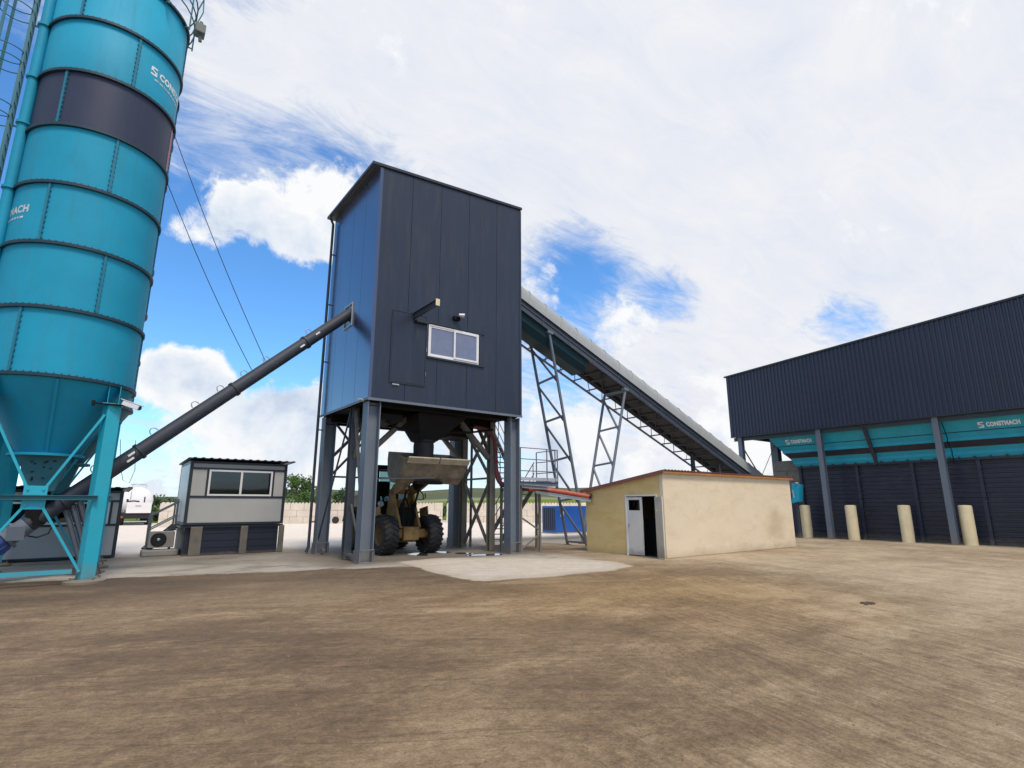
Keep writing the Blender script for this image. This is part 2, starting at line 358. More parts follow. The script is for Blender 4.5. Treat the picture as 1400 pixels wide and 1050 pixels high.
def math_(op,a,b=None,c=None,clamp=False):
    n=N.new('ShaderNodeMath'); n.operation=op; n.use_clamp=clamp
    for i,x in enumerate((a,b,c)):
        if x is None: continue
        if isinstance(x,(int,float)): n.inputs[i].default_value=x
        else: L.new(x,n.inputs[i])
    return n.outputs[0]
# cloud layer seen in perspective: direction divided by its height above the horizon
den=math_('ADD',math_('MAXIMUM',sep.outputs[2],0.0),.22)
inv=math_('DIVIDE',1.0,den)
pv=N.new('ShaderNodeVectorMath'); pv.operation='SCALE'; L.new(D,pv.inputs[0]); L.new(inv,pv.inputs['Scale'])
def noise(vec,scale,detail,rough,dist=0,off=(0,0,0)):
    mp=N.new('ShaderNodeMapping'); mp.inputs['Location'].default_value=off; L.new(vec,mp.inputs[0])
    n=N.new('ShaderNodeTexNoise'); n.inputs['Scale'].default_value=scale; n.inputs['Detail'].default_value=detail; n.inputs['Roughness'].default_value=rough; n.inputs['Distortion'].default_value=dist
    L.new(mp.outputs[0],n.inputs['Vector']); return n.outputs['Fac']
n_big=noise(pv.outputs[0],1.7,10,.62,.5,(3.1,1.7,.4))
n_dir=noise(D,6.5,10,.62,.35,(1.3,.2,5.5))
n_edge=noise(D,22,8,.65,.4,(4.3,2.2,.5))
n_shade=noise(D,5.5,7,.58,.3,(8,3,1))
n_fine=noise(pv.outputs[0],5.5,9,.66,.9,(1,7,2))
str_=N.new('ShaderNodeMapping'); str_.inputs['Rotation'].default_value=(0,0,R(25)); str_.inputs['Scale'].default_value=(1.0,2.6,1); L.new(pv.outputs[0],str_.inputs[0])
n_wisp=noise(str_.outputs[0],4.2,11,.70,1.1,(2,5,3))
def blobs(lst):
    tot=None
    for (px,py,rad,w) in lst:
        d=pixdir(px,py)
        vm=N.new('ShaderNodeVectorMath'); vm.operation='DISTANCE'; L.new(D,vm.inputs[0]); vm.inputs[1].default_value=d
        mr=N.new('ShaderNodeMapRange'); mr.interpolation_type='SMOOTHSTEP'
        mr.inputs[1].default_value=0; mr.inputs[2].default_value=rad/746; mr.inputs[3].default_value=w; mr.inputs[4].default_value=0
        L.new(vm.outputs['Value'],mr.inputs[0])
        tot=mr.outputs[0] if tot is None else math_('ADD',tot,mr.outputs[0])
    return tot
# where the high veil of cloud is thick (+) and where the blue opens (-)
B1=blobs([(1050,120,640,.46),(640,40,230,.34),(430,20,170,.30),(320,110,130,.20),(520,130,110,.14),(1350,300,380,.30),(900,260,190,.34),(640,180,110,.20),
          (1000,470,170,.12),(900,640,260,.25),(1060,570,160,.2),(1300,380,160,.25),
          (395,215,120,-.16),(270,235,60,-.2),(310,180,150,.20),(300,420,240,-.85),(480,250,70,-.20),(430,440,150,-.45),(800,372,122,-.92),(915,408,65,-.38),(770,520,110,-.42),(915,405,75,-.30),(1165,437,60,-.60),(1245,425,70,-.38),
          (15,190,130,-.46),(-330,330,420,-.9),(-60,330,160,-.4)])
veil=math_('ADD',math_('MULTIPLY',math_('SUBTRACT',n_big,.5),1.5),math_('ADD',math_('MULTIPLY',math_('SUBTRACT',n_fine,.5),.55),math_('MULTIPLY',math_('SUBTRACT',n_wisp,.5),1.15)))
veil=math_('ADD',math_('ADD',veil,B1),.12)
mv=N.new('ShaderNodeMapRange'); mv.interpolation_type='SMOOTHSTEP'; mv.inputs[1].default_value=-.42; mv.inputs[2].default_value=.44; L.new(veil,mv.inputs[0])
# heaped cumulus, crisp edged
B2=blobs([(248,500,60,.42),(207,508,52,.4),(292,512,48,.42),(250,535,80,.2),(335,262,55,.28),(400,285,95,.36),(330,308,80,.28),(255,308,60,.46),(300,300,50,.2),(440,335,70,.38),(470,285,90,.50),(400,352,36,.2),(300,255,30,.2),
          (420,570,80,.26),(470,550,60,.28),(350,590,110,.24),(230,640,150,.26),(400,650,150,.28),(560,620,120,.24),(760,600,120,.36),(850,455,60,.34),(835,432,40,.22),(905,440,36,.22),(755,412,30,.28),(735,395,25,.18),(960,590,120,.32),(800,660,150,.34),(1020,610,90,.24),
          (380,432,105,-.34),(255,405,75,-.28),(350,482,46,-.34),(330,215,40,-.1),(-330,330,420,-.6),(800,370,50,-.2),(785,520,60,-.14)])
cum=math_('ADD',math_('MULTIPLY',math_('SUBTRACT',n_dir,.5),1.25),math_('MULTIPLY_ADD',math_('SUBTRACT',n_edge,.5),.62,B2))
cum=math_('ADD',cum,-.10)
mc=N.new('ShaderNodeMapRange'); mc.interpolation_type='SMOOTHSTEP'; mc.inputs[1].default_value=.03; mc.inputs[2].default_value=.26; L.new(cum,mc.inputs[0])
# colours of the two layers
def ramp(fac,stops):
    cr=N.new('ShaderNodeValToRGB'); el=cr.color_ramp.elements
    while len(el)<len(stops): el.new(.5)
    for e,(p,c) in zip(el,stops): e.position=p; e.color=(*c,1)
    L.new(fac,cr.inputs[0]); return cr.outputs[0]
vs=math_('MULTIPLY_ADD',mv.outputs[0],.34,math_('ADD',math_('MULTIPLY',n_shade,.34),math_('MULTIPLY',n_wisp,.36)))
veil_col=ramp(vs,[(.30,(.48,.58,.80)),(.54,(.65,.70,.81)),(.76,(.79,.80,.83))])
lit=math_('ADD',math_('MULTIPLY',math_('SUBTRACT',n_shade,.5),1.5),math_('MULTIPLY',math_('SUBTRACT',n_edge,.5),.6))
lit=math_('ADD',lit,math_('MULTIPLY',cum,-.55))
cum_col=ramp(math_('ADD',lit,.70),[(.18,(.45,.54,.70)),(.40,(.68,.74,.83)),(.60,(.87,.88,.89))])
bg2=N.new('ShaderNodeBackground'); L.new(veil_col,bg2.inputs[0]); bg2.inputs[1].default_value=1.0
bg3=N.new('ShaderNodeBackground'); L.new(cum_col,bg3.inputs[0]); bg3.inputs[1].default_value=1.0
m1=N.new('ShaderNodeMixShader'); L.new(mv.outputs[0],m1.inputs[0]); L.new(bg1.outputs[0],m1.inputs[1]); L.new(bg2.outputs[0],m1.inputs[2])
m2=N.new('ShaderNodeMixShader'); L.new(mc.outputs[0],m2.inputs[0]); L.new(m1.outputs[0],m2.inputs[1]); L.new(bg3.outputs[0],m2.inputs[2])
L.new(m2.outputs[0],outw.inputs[0])

sc.view_settings.view_transform='Standard'; sc.view_settings.look='None'; sc.view_settings.gamma=1; sc.view_settings.exposure=.15
sc.render.resolution_x=1024; sc.render.resolution_y=768

# ------------------------------------------------------------------ ground
def groundmat():
    m,nt,N,L,B=newmat('yard_ground')
    ge=N.new('ShaderNodeNewGeometry'); P=ge.outputs['Position']
    def mth(op,a,b=None,c=None,clamp=False):
        n=N.new('ShaderNodeMath'); n.operation=op; n.use_clamp=clamp
        for i,x in enumerate((a,b,c)):
            if x is None: continue
            if isinstance(x,(int,float)): n.inputs[i].default_value=x
            else: L.new(x,n.inputs[i])
        return n.outputs[0]
    def nz(vec,scale,detail=6,rough=.6,dist=0,sc3=(1,1,1),rot=0,off=(0,0,0)):
        mp=N.new('ShaderNodeMapping'); mp.inputs['Scale'].default_value=sc3; mp.inputs['Rotation'].default_value=(0,0,rot); mp.inputs['Location'].default_value=off
        L.new(vec,mp.inputs[0]); n=N.new('ShaderNodeTexNoise'); n.inputs['Scale'].default_value=scale; n.inputs['Detail'].default_value=detail; n.inputs['Roughness'].default_value=rough; n.inputs['Distortion'].default_value=dist
        L.new(mp.outputs[0],n.inputs['Vector']); return n.outputs['Fac']
    def mr(x,a,b,c=0,d=1,smooth=True):
        n=N.new('ShaderNodeMapRange'); n.interpolation_type='SMOOTHSTEP' if smooth else 'LINEAR'
        for i,v in enumerate((a,b,c,d)): n.inputs[i+1].default_value=v
        L.new(x,n.inputs[0]); return n.outputs[0]
    def mix(f,a,b):
        n=N.new('ShaderNodeMix'); n.data_type='RGBA'
        if isinstance(f,(int,float)): n.inputs[0].default_value=f
        else: L.new(f,n.inputs[0])
        for i,x in ((6,a),(7,b)):
            if isinstance(x,tuple): n.inputs[i].default_value=(*x,1)
            else: L.new(x,n.inputs[i])
        return n.outputs[2]
    sx=N.new('ShaderNodeSeparateXYZ'); L.new(P,sx.inputs[0]); A=sx.outputs[0]; Bc=sx.outputs[1]
    wx=mth('ADD',mth('MULTIPLY',A,.8),mth('MULTIPLY',Bc,-.6)); wy=mth('ADD',mth('MULTIPLY',A,.6),mth('MULTIPLY',Bc,.8))
    big=nz(P,.16,6,.62,.4,off=(5,2,0))
    mid=nz(P,.7,8,.68,.3,sc3=(1,1.9,1),rot=-.3)
    fine=nz(P,9,8,.75)
    grit=nz(P,38,6,.8)
    lump=nz(P,3.2,9,.78,.3)
    wob=mth('MULTIPLY_ADD',nz(P,.22,2,.45),1.1,mth('MULTIPLY',nz(P,1.1,2,.45),.06))
    # two families of tyre tracks: out of the bay towards the viewer's right, and across the yard on the left
    u1=mth('ADD',mth('ADD',mth('MULTIPLY',wx,.965),mth('MULTIPLY',wy,.26)),wob); v1=mth('SUBTRACT',mth('MULTIPLY',wy,.965),mth('MULTIPLY',wx,.26))
    u2=mth('ADD',mth('ADD',mth('MULTIPLY',wy,.995),mth('MULTIPLY',wx,-.09)),wob); v2=wx
    def fld(u,v,sc,det,ro,off,st=.10):
        c=N.new('ShaderNodeCombineXYZ'); L.new(u,c.inputs[0]); L.new(mth('MULTIPLY',v,st),c.inputs[1]); c.inputs[2].default_value=off
        return nz(c.outputs[0],sc,det,ro,.12)
    msk=mr(mth('ADD',mth('MULTIPLY_ADD',wy,-.30,wx),mth('MULTIPLY',mth('SUBTRACT',big,.5),7.0)),-2.6,1.0)
    def lerp(a,b,f): return mth('ADD',mth('MULTIPLY',a,mth('SUBTRACT',1.0,f)),mth('MULTIPLY',b,f))
    t1=lerp(fld(u2,v2,.85,7,.62,.3),fld(u1,v1,.85,7,.62,4.3),msk)
    t2=lerp(fld(u2,v2,3.6,6,.7,7.1,.22),fld(u1,v1,4.2,6,.7,2.2,.12),msk)
    t3=lerp(fld(u2,v2,13,6,.74,1.7,.40),fld(u1,v1,17,5,.72,9.4,.14),msk)
    s=mth('MULTIPLY_ADD',mth('MULTIPLY',mth('SUBTRACT',t1,.5),mth('MULTIPLY_ADD',msk,.25,.30)),1.0,mth('MULTIPLY_ADD',mth('MULTIPLY',mth('SUBTRACT',t2,.5),mth('MULTIPLY_ADD',msk,.18,.26)),1.0,mth('MULTIPLY_ADD',mth('SUBTRACT',mid,.5),.65,mth('MULTIPLY',mth('SUBTRACT',big,.5),1.45))))
    s=mth('MULTIPLY_ADD',mth('MULTIPLY',mth('SUBTRACT',t3,.5),mth('MULTIPLY_ADD',msk,.40,.30)),1.0,mth('MULTIPLY_ADD',mth('SUBTRACT',lump,.5),.55,s))
    s=mth('ADD',mth('MULTIPLY_ADD',mth('SUBTRACT',fine,.5),.9,s),.50)
    # thin dark furrows left by tyres, and paler skins of dried dust with torn edges
    f1=lerp(fld(u2,v2,2.6,4,.6,3.3,.05),fld(u1,v1,2.6,4,.6,6.1,.035),msk)
    f2=lerp(fld(u2,v2,6.5,4,.6,8.3,.06),fld(u1,v1,6.5,4,.6,1.1,.03),msk)
    brk=mr(mth('ADD',lump,mth('MULTIPLY',mid,.8)),.80,1.02)
    l1=mth('MULTIPLY',mr(mth('ABSOLUTE',mth('SUBTRACT',f1,.5)),0,.028,1,0),brk)
    l2=mth('MULTIPLY',mr(mth('ABSOLUTE',mth('SUBTRACT',f2,.47)),0,.03,1,0),mth('SUBTRACT',1.0,mth('MULTIPLY',brk,.6)))
    s=mth('SUBTRACT',s,mth('MULTIPLY_ADD',l1,.10,mth('MULTIPLY',l2,mth('MULTIPLY_ADD',msk,.11,.01))))
    dust=mth('ADD',mth('MULTIPLY',t1,.55),mth('ADD',mth('MULTIPLY',mid,.45),mth('MULTIPLY',mth('SUBTRACT',lump,.5),.22)))
    s=mth('ADD',s,mth('MULTIPLY',mr(dust,.52,.62),.13))
    # drier and paler to the right and towards the far bins
    dry=mr(mth('ADD',mth('MULTIPLY_ADD',big,5.0,wx),mth('MULTIPLY',wy,.12)),3.2,12.5)
    s=mth('ADD',s,mth('MULTIPLY',dry,.22))
    cr=N.new('ShaderNodeValToRGB'); el=cr.color_ramp.elements
    for _ in range(3): el.new(.5)
    for e,(p,c) in zip(el,[(.05,(.110,.072,.040)),(.32,(.19,.130,.075)),(.52,(.275,.196,.116)),(.72,(.36,.268,.165)),(.98,(.47,.37,.245))]): e.position=p; e.color=(*c,1)
    L.new(s,cr.inputs[0])
    mud=cr.outputs[0]
    mud=mix(mth('MULTIPLY',dry,.62),mud,mix(mr(s,.15,1.0),(.25,.195,.125),(.48,.40,.285)))
    # orange-tinged clay in the middle of the yard
    cl=N.new('ShaderNodeVectorMath'); cl.operation='DISTANCE'; q=W(2.6,12.2); cl.inputs[1].default_value=(q[0],q[1],0); L.new(P,cl.inputs[0])
    clay=mth('MULTIPLY',mr(mth('MULTIPLY_ADD',mid,4.0,cl.outputs['Value']),2.8,9.0,1,0),.8)
    mud=mix(clay,mud,mix(mr(s,.2,.9),(.125,.075,.032),(.33,.22,.10)))
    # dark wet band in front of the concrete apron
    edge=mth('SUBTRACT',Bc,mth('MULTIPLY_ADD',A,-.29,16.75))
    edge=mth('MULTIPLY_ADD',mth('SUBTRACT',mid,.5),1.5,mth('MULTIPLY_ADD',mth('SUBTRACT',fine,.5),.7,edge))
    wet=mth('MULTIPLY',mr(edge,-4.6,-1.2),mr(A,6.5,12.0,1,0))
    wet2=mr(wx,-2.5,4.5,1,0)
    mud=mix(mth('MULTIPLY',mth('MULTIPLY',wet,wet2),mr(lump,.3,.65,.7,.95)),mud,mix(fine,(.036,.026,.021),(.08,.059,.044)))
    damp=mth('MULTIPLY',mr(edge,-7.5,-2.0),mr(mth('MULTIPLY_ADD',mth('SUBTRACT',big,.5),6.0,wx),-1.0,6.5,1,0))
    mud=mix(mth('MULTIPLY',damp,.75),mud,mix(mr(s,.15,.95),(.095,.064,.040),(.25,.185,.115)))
    # concrete apron, grimy near its edge, darkened under the tower, pale beyond
    con=mix(mr(mid,.3,.7),(.37,.335,.28),(.52,.48,.41))
    con=mix(mr(mth('ADD',mid,mth('MULTIPLY',big,.6)),.78,1.0),con,(.24,.215,.17))
    far=mr(mth('MULTIPLY_ADD',big,3.0,Bc),23.0,27.5)
    pale=mix(mr(mid,.25,.75),(.70,.63,.54),(.78,.71,.62))
    con=mix(far,con,pale)
    # wet floor and painted-in shade under and around the mixing tower, and the muddy strip by the little house
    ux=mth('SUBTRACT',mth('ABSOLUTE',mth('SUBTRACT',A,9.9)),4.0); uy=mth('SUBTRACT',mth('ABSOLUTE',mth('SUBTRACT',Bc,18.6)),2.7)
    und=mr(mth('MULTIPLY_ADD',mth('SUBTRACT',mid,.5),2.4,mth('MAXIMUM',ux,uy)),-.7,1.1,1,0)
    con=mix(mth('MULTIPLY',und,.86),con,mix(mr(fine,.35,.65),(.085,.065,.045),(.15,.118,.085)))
    strip=mr(mth('ABSOLUTE',mth('SUBTRACT',Bc,mth('MULTIPLY_ADD',A,-.02,22.0))),.2,1.3,1,0)
    con=mix(mth('MULTIPLY',mth('MULTIPLY',strip,mr(mid,.35,.6)),.6),con,(.20,.175,.14))
    ap=mr(edge,-.12,.16)
    con=mix(mth('MULTIPLY',mr(mth('MULTIPLY_ADD',mth('SUBTRACT',lump,.5),1.5,edge),1.6,3.2),mth('MULTIPLY',mr(Bc,22.0,24.5,1,0),.5)),con,(.19,.17,.14))
    apr=mth('MULTIPLY',ap,mth('MAXIMUM',mr(A,12.6,13.8,1,0),mr(Bc,18.0,20.5)))
    colr=mix(apr,mud,con)
    # the pale cast slab before the tower, its rim lost under mud
    POLY=[(7.08,11.6),(7.28,10.82),(9.21,10.5),(11.24,10.48),(12.46,10.88),(13.02,11.98),(12.68,13.38),(11.28,15.05),(9.23,16.27),(7.62,16.03),(7.15,12.96)]
    sd_=None
    for i_ in range(len(POLY)):
        p_=Vector(POLY[i_]); q_=Vector(POLY[(i_+1)%len(POLY)]); d_=(q_-p_).normalized(); nx,ny=d_.y,-d_.x
        e_=mth('ADD',mth('MULTIPLY_ADD',A,nx,-(nx*p_.x+ny*p_.y)),mth('MULTIPLY',Bc,ny))
        sd_=e_ if sd_ is None else mth('MAXIMUM',sd_,e_)
    sdn=mth('MULTIPLY_ADD',mth('SUBTRACT',lump,.5),.5,mth('MULTIPLY_ADD',mth('SUBTRACT',mid,.5),.45,sd_))
    sl_=mr(sdn,-.12,.04,1,0)
    slc=mix(mr(lump,.3,.7),(.50,.445,.36),(.63,.57,.475))
    slc=mix(mth('MULTIPLY',mr(t2,.5,.68),.5),slc,(.36,.305,.23))
    slc=mix(mth('MULTIPLY',mr(sdn,-.9,-.05),.4),slc,(.36,.29,.20))
    colr=mix(sl_,colr,slc)
    gr=mr(grit,.32,.68,.62,1.38,False)
    sc_=N.new('ShaderNodeVectorMath'); sc_.operation='SCALE'; L.new(colr,sc_.inputs[0]); L.new(gr,sc_.inputs['Scale'])
    L.new(sc_.outputs[0],B.inputs['Base Color'])
    ro=mr(s,.1,.7,.62,.95)
    L.new(ro,B.inputs['Roughness']); B.inputs['Specular IOR Level'].default_value=.25
    bh=mth('ADD',mth('SUBTRACT',mth('MULTIPLY',t2,.5),mth('MULTIPLY_ADD',l1,.25,mth('MULTIPLY',l2,.18))),mth('ADD',mth('MULTIPLY',fine,.6),mth('MULTIPLY',grit,.28)))
    bp=N.new('ShaderNodeBump'); bp.inputs['Strength'].default_value=.8; bp.inputs['Distance'].default_value=.06; L.new(bh,bp.inputs['Height']); L.new(bp.outputs[0],B.inputs['Normal'])
    return m
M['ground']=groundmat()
def hillmat():
    m,nt,N,L,B=newmat('hill_fields')
    ge=N.new('ShaderNodeNewGeometry'); P=ge.outputs['Position']
    n1=N.new('ShaderNodeTexNoise'); n1.inputs['Scale'].default_value=.02; n1.inputs['Detail'].default_value=8; n1.inputs['Roughness'].default_value=.7; L.new(P,n1.inputs['Vector'])
    n2=N.new('ShaderNodeTexNoise'); n2.inputs['Scale'].default_value=.09; n2.inputs['Detail'].default_value=5; L.new(P,n2.inputs['Vector'])
    ln=N.new('ShaderNodeVectorMath'); ln.operation='LENGTH'; L.new(P,ln.inputs[0])
    ad=N.new('ShaderNodeMath'); ad.operation='MULTIPLY_ADD'; L.new(n1.outputs['Fac'],ad.inputs[0]); ad.inputs[1].default_value=60; L.new(ln.outputs['Value'],ad.inputs[2])
    dv=N.new('ShaderNodeMath'); dv.operation='DIVIDE'; L.new(ad.outputs[0],dv.inputs[0]); dv.inputs[1].default_value=1400
    cr=N.new('ShaderNodeValToRGB'); el=cr.color_ramp.elements
    st=[(.04,(.10,.15,.035)),(.135,(.15,.20,.04)),(.145,(.26,.26,.20)),(.155,(.22,.22,.15)),(.165,(.10,.12,.07)),(.42,(.125,.14,.09)),(.60,(.10,.115,.085)),(.67,(.05,.06,.065))]
    while len(el)<len(st): el.new(.5)
    for e,(p,c) in zip(el,st): e.position=p; e.color=(*c,1)
    L.new(dv.outputs[0],cr.inputs[0])
    r=N.new('ShaderNodeMapRange'); r.inputs[1].default_value=.55; r.inputs[2].default_value=.66; r.inputs[4].default_value=.75; L.new(n2.outputs['Fac'],r.inputs[0])
    gt=N.new('ShaderNodeMath'); gt.operation='GREATER_THAN'; L.new(ln.outputs['Value'],gt.inputs[0]); gt.inputs[1].default_value=230
    mu=N.new('ShaderNodeMath'); mu.operation='MULTIPLY'; L.new(r.outputs[0],mu.inputs[0]); L.new(gt.outputs[0],mu.inputs[1])
    mx=N.new('ShaderNodeMix'); mx.data_type='RGBA'; L.new(mu.outputs[0],mx.inputs[0]); L.new(cr.outputs[0],mx.inputs[6]); mx.inputs[7].default_value=(.045,.065,.035,1)
    L.new(mx.outputs[2],B.inputs['Base Color']); B.inputs['Roughness'].default_value=1; B.inputs['Specular IOR Level'].default_value=0
    return m
M['hill']=hillmat()
def ring(name,radii,zf,mat,n=144):
    vs=[];fs=[]
    for r in radii:
        for i in range(n):
            t=2*PI*i/n; vs.append((r*math.cos(t),r*math.sin(t),zf(r,t)))
    for j in range(len(radii)-1):
        for i in range(n):
            k=(i+1)%n; fs.append((j*n+i,(j+1)*n+i,(j+1)*n+k,j*n+k))
    mb=MB(); mb.add(vs,fs,0,True); return mb,n
mb,n=ring('ground',[.5,4,10,20,40,62],lambda r,t:0,None)
mb.add([mb.v[i] for i in range(n)],[tuple(range(n))])
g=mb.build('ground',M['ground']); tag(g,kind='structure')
def hz(r,t):
    if r<=64: return -.02
    az=math.degrees(PI/2-t)-36.87          # bearing from the viewing direction
    az=(az+180)%360-180
    k=1.0 if az>-18 else max(.42,1-(-18-az)*.05)
    k*=1+.10*math.sin(az*.21+1)+.05*math.sin(az*.9)+.03*math.sin(az*2.3)
    u=min(1,(r-64)/860)
    z=27*k*(u**1.05)
    if r>924: z-= (r-924)*.02
    return z
mb,n=ring('hills',[58,64,90,130,180,240,320,420,540,680,800,924,1000,1300,2500],hz,None)
h=mb.build('hills',M['hill']); tag(h,kind='structure')
# shallow puddles on the wet floor
m,nt_,N_,L_,B_=newmat('puddle_water'); B_.inputs['Base Color'].default_value=(.05,.045,.038,1); B_.inputs['Roughness'].default_value=.04; B_.inputs['Specular IOR Level'].default_value=.9; M['puddle']=m
PUD=[(9.35,17.9,.35,.55),(10.45,18.1,.2,.5),(10.8,17.3,.22,.4),(11.1,16.3,.62,.32)]
for i,(a,b,ra,rb) in enumerate(PUD):
    rr=random.Random(20+i); k=26; pts=[]
    for j in range(k):
        t=2*PI*j/k; f=1+.22*math.sin(2*t+i)+.15*math.sin(3*t+2*i)+rr.uniform(-.06,.06)
        pts.append((a+ra*f*math.cos(t),b+rb*f*math.sin(t),.006))
    mb=MB(); mb.add(pts,[tuple(range(k))]); o=mb.build('puddle_water',M['puddle']); tag(o,kind='structure')
q_=W(6.2,10.15)
mb=MB(); rr=random.Random(9)
for i in range(7):
    x,y=q_[0]+rr.uniform(-.13,.13),q_[1]+rr.uniform(-.06,.06); r_=rr.uniform(.03,.07); mb.lathe([(r_,0),(r_*.9,r_*.35),(r_*.5,r_*.6),(0,r_*.65)],(x,y,0),7,smooth=False)
o=mb.build('mud_clod',M['bark'],None,base=(q_[0],q_[1],0)); tag(o,'small dark clod of mud lying alone on the pale right side of the yard','clod')
# loose grit and pebbles
mb=MB()
for i in range(900):
    d=2.2+12*rnd.random()**1.6; az=R(rnd.uniform(-46,46)); X=d*math.sin(az); Y=d*math.cos(az)
    a,b=W(X,Y); s=rnd.uniform(.004,.013)*(1.5 if rnd.random()<.04 else 1); t=rnd.random()*6
    vs=[(a+s*math.cos(t+k*PI/2)*rnd.uniform(.7,1.2),b+s*math.sin(t+k*PI/2)*rnd.uniform(.7,1.2),0) for k in range(4)]+[(a+s*math.cos(t+.4+k*PI/2)*.6,b+s*math.sin(t+.4+k*PI/2)*.6,s*rnd.uniform(.6,1)) for k in range(4)]
    mb.hexa(vs)
o=mb.build('gravel',M['stone']); tag(o,kind='stuff')

# ------------------------------------------------------------------ cement silos
def make_silo(cx,cy,label,front=True):
    root=thing('cement_silo',label,'silo',(cx,cy,0),0,'cement silos')
    r=1.50; a_cam=math.atan2(-cy,-cx)
    an=lambda ph:a_cam+R(ph)
    cyl=lambda ph,rr,z:Vector((cx+rr*math.cos(an(ph)),cy+rr*math.sin(an(ph)),z))
    lv=[4.5,6.05,7.6,9.13,10.68,12.22,13.78,15.4]
    body=MB(); body.lathe([(r,lv[0]),(r,lv[4])],(cx,cy,0),96); body.lathe([(r,lv[5]),(r,lv[-1]),(.4,lv[-1]+.35),(0,lv[-1]+.36)],(cx,cy,0),96)
    shell=body.build('shell',M['teal'],root)
    bd=MB(); bd.lathe([(r,lv[4]),(r,lv[5])],(cx,cy,0),96); bd.build('dark_band',M['band'],root,label='charcoal shell section')
    # bolted panel joints
    js=[[-36],[16],[-33],[10],[-38],[14],[-36]]
    for i,ph in enumerate(js):
        for p0 in ph:
            for dd in (0,120,240):
                p=p0+dd; sm=MB()
                lo=cyl(p,r+.012,lv[i]+.05); hi=cyl(p,r+.012,lv[i+1]-.03)
                rad=Vector((math.cos(an(p)),math.sin(an(p)),0))
                sm.bar(lo,hi,.05,.05,up=rad)
                for k in range(11):
                    q=lo.lerp(hi,(k+.5)/11); tv=Vector((-rad.y,rad.x,0))
                    sm.bar(q-tv*.045,q+tv*.045,.03,.03)
                sm.build('panel_joint',M['teal_joint'],root)
    for i,z in enumerate(lv):
        rg=MB(); w=.065
        rg.lathe([(r-.01,z-.035),(r+w,z-.035),(r+w,z+.035),(r-.01,z+.035)],(cx,cy,0),96,smooth=False)
        if front:
            for k in range(72):
                q=cyl(k*5,r+w*.6,z+.035); rg.bar(q,q+Vector((0,0,.025)),.03,.03)
        rg.build('ring_flange',M['ring'],root)
    cone=MB(); cone.lathe([(r-.005,4.46),(.55,2.86)],(cx,cy,0),72)
    cone.lathe([(.55,2.86),(.72,2.86),(.72,2.80),(.5,2.80)],(cx,cy,0),48,smooth=False)
    for ph in (-2,118,238): cone.bar(cyl(ph,r+.0,4.44),cyl(ph,.575,2.88),.06,.05,up=cyl(ph,1,0)-Vector((cx,cy,0)))
    cone.build('cone',M['teal_dark'] if not front else M['teal'],root)
    ho=MB()
    ho.hexa([(cx-.26,cy-.26,2.0),(cx+.26,cy-.26,2.0),(cx+.26,cy+.26,2.0),(cx-.26,cy+.26,2.0),(cx-.46,cy-.46,2.8),(cx+.46,cy-.46,2.8),(cx+.46,cy+.46,2.8),(cx-.46,cy+.46,2.8)])
    rr=random.Random(4)
    for k in range(14):
        t=rr.uniform(.2,.9); x=rr.uniform(-.3,.3)*(.6+.4*t); y=-(.26+.2*t)-.003; ho.bar((cx+x,cy+y,2.0+.8*t),(cx+x+rr.uniform(.01,.04),cy+y-.012,2.0+.8*t+.02),.03,.03,mi=1)
    ho.build('outlet_hopper',[M['teal_dark'],M['black']],root)
    vb=MB(); vb.tube((cx,cy,2.0),(cx,cy,1.25),.2); vb.box(cx-.3,cy-.3,1.86,cx+.3,cy+.3,1.92); vb.build('slide_valve',M['under'],root)
    L0=1.1
    for sx in (-1,1):
        for sy in (-1,1):
            x,y=cx+sx*L0,cy+sy*L0
            lg=MB(); c,s=math.cos(R(22)),math.sin(R(22)); w=.14
            ps=[(x+c*i*w-s*j*w,y+s*i*w+c*j*w) for i,j in ((-1,-1),(1,-1),(1,1),(-1,1))]
            lg.prism([(p[0],p[1],.05) for p in ps],(0,0,3.95))
            # hanging brackets up to the ring
            for k in (-.11,.11): lg.box(x+k-.008,y-sy*.32,4.0,x+k+.008,y+.06*sy,4.47)
            lg.box(x-.2,y-.2,4.0,x+.2,y+.2,4.03)
            leg=lg.build('leg',M['teal_lit'],root,bev=.012)
            bp=MB(); bp.lathe([(.40,0),(.40,.05),(.26,.09),(.2,.09)],(x,y,0),20,smooth=False)
            for k in range(4): bp.tube((x+.3*math.cos(k*PI/2+.5),y+.3*math.sin(k*PI/2+.5),.05),(x+.3*math.cos(k*PI/2+.5),y+.3*math.sin(k*PI/2+.5),.13),.022,n=6)
            bp.build('base_plate',M['steel_dusty'],leg)
    y=cy-L0-.05
    def face(p,q,z): return None
    sides=[((-1,-1),(1,-1)),((1,-1),(1,1)),((1,1),(-1,1)),((-1,1),(-1,-1))]
    for k,(p,q) in enumerate(sides if front else sides[1:3]):
        P=Vector((cx+p[0]*L0,cy+p[1]*L0,0)); Q=Vector((cx+q[0]*L0,cy+q[1]*L0,0)); C=(P+Q)/2; d=(Q-P).normalized(); o=Vector((d.y,-d.x,0))*.12
        zc=1.85
        for (e,z0) in ((P,.25),(Q,.25),(P,3.75),(Q,3.75)):
            br=MB(); dirn=(e-C).normalized()
            br.bar(C+dirn*.1+Vector((0,0,zc+(.1 if z0>1 else -.1)))+o,e-dirn*.12+Vector((0,0,z0))+o,.075,.05); br.build('brace',M['teal_lit'],root)
        stt=MB(); stt.cbeam(P+o*1.6+Vector((0,0,zc+.0)),Q+o*1.6+Vector((0,0,zc)),.07,.1,.012); stt.build('strut',M['teal_dark'],root)
        low=MB(); low.bar(P+o+Vector((0,0,.27)),Q-d*.25+o+Vector((0,0,.27)),.07,.09)
        if k in (0,3): low.build('bottom_rail',M['teal_lit'],root)
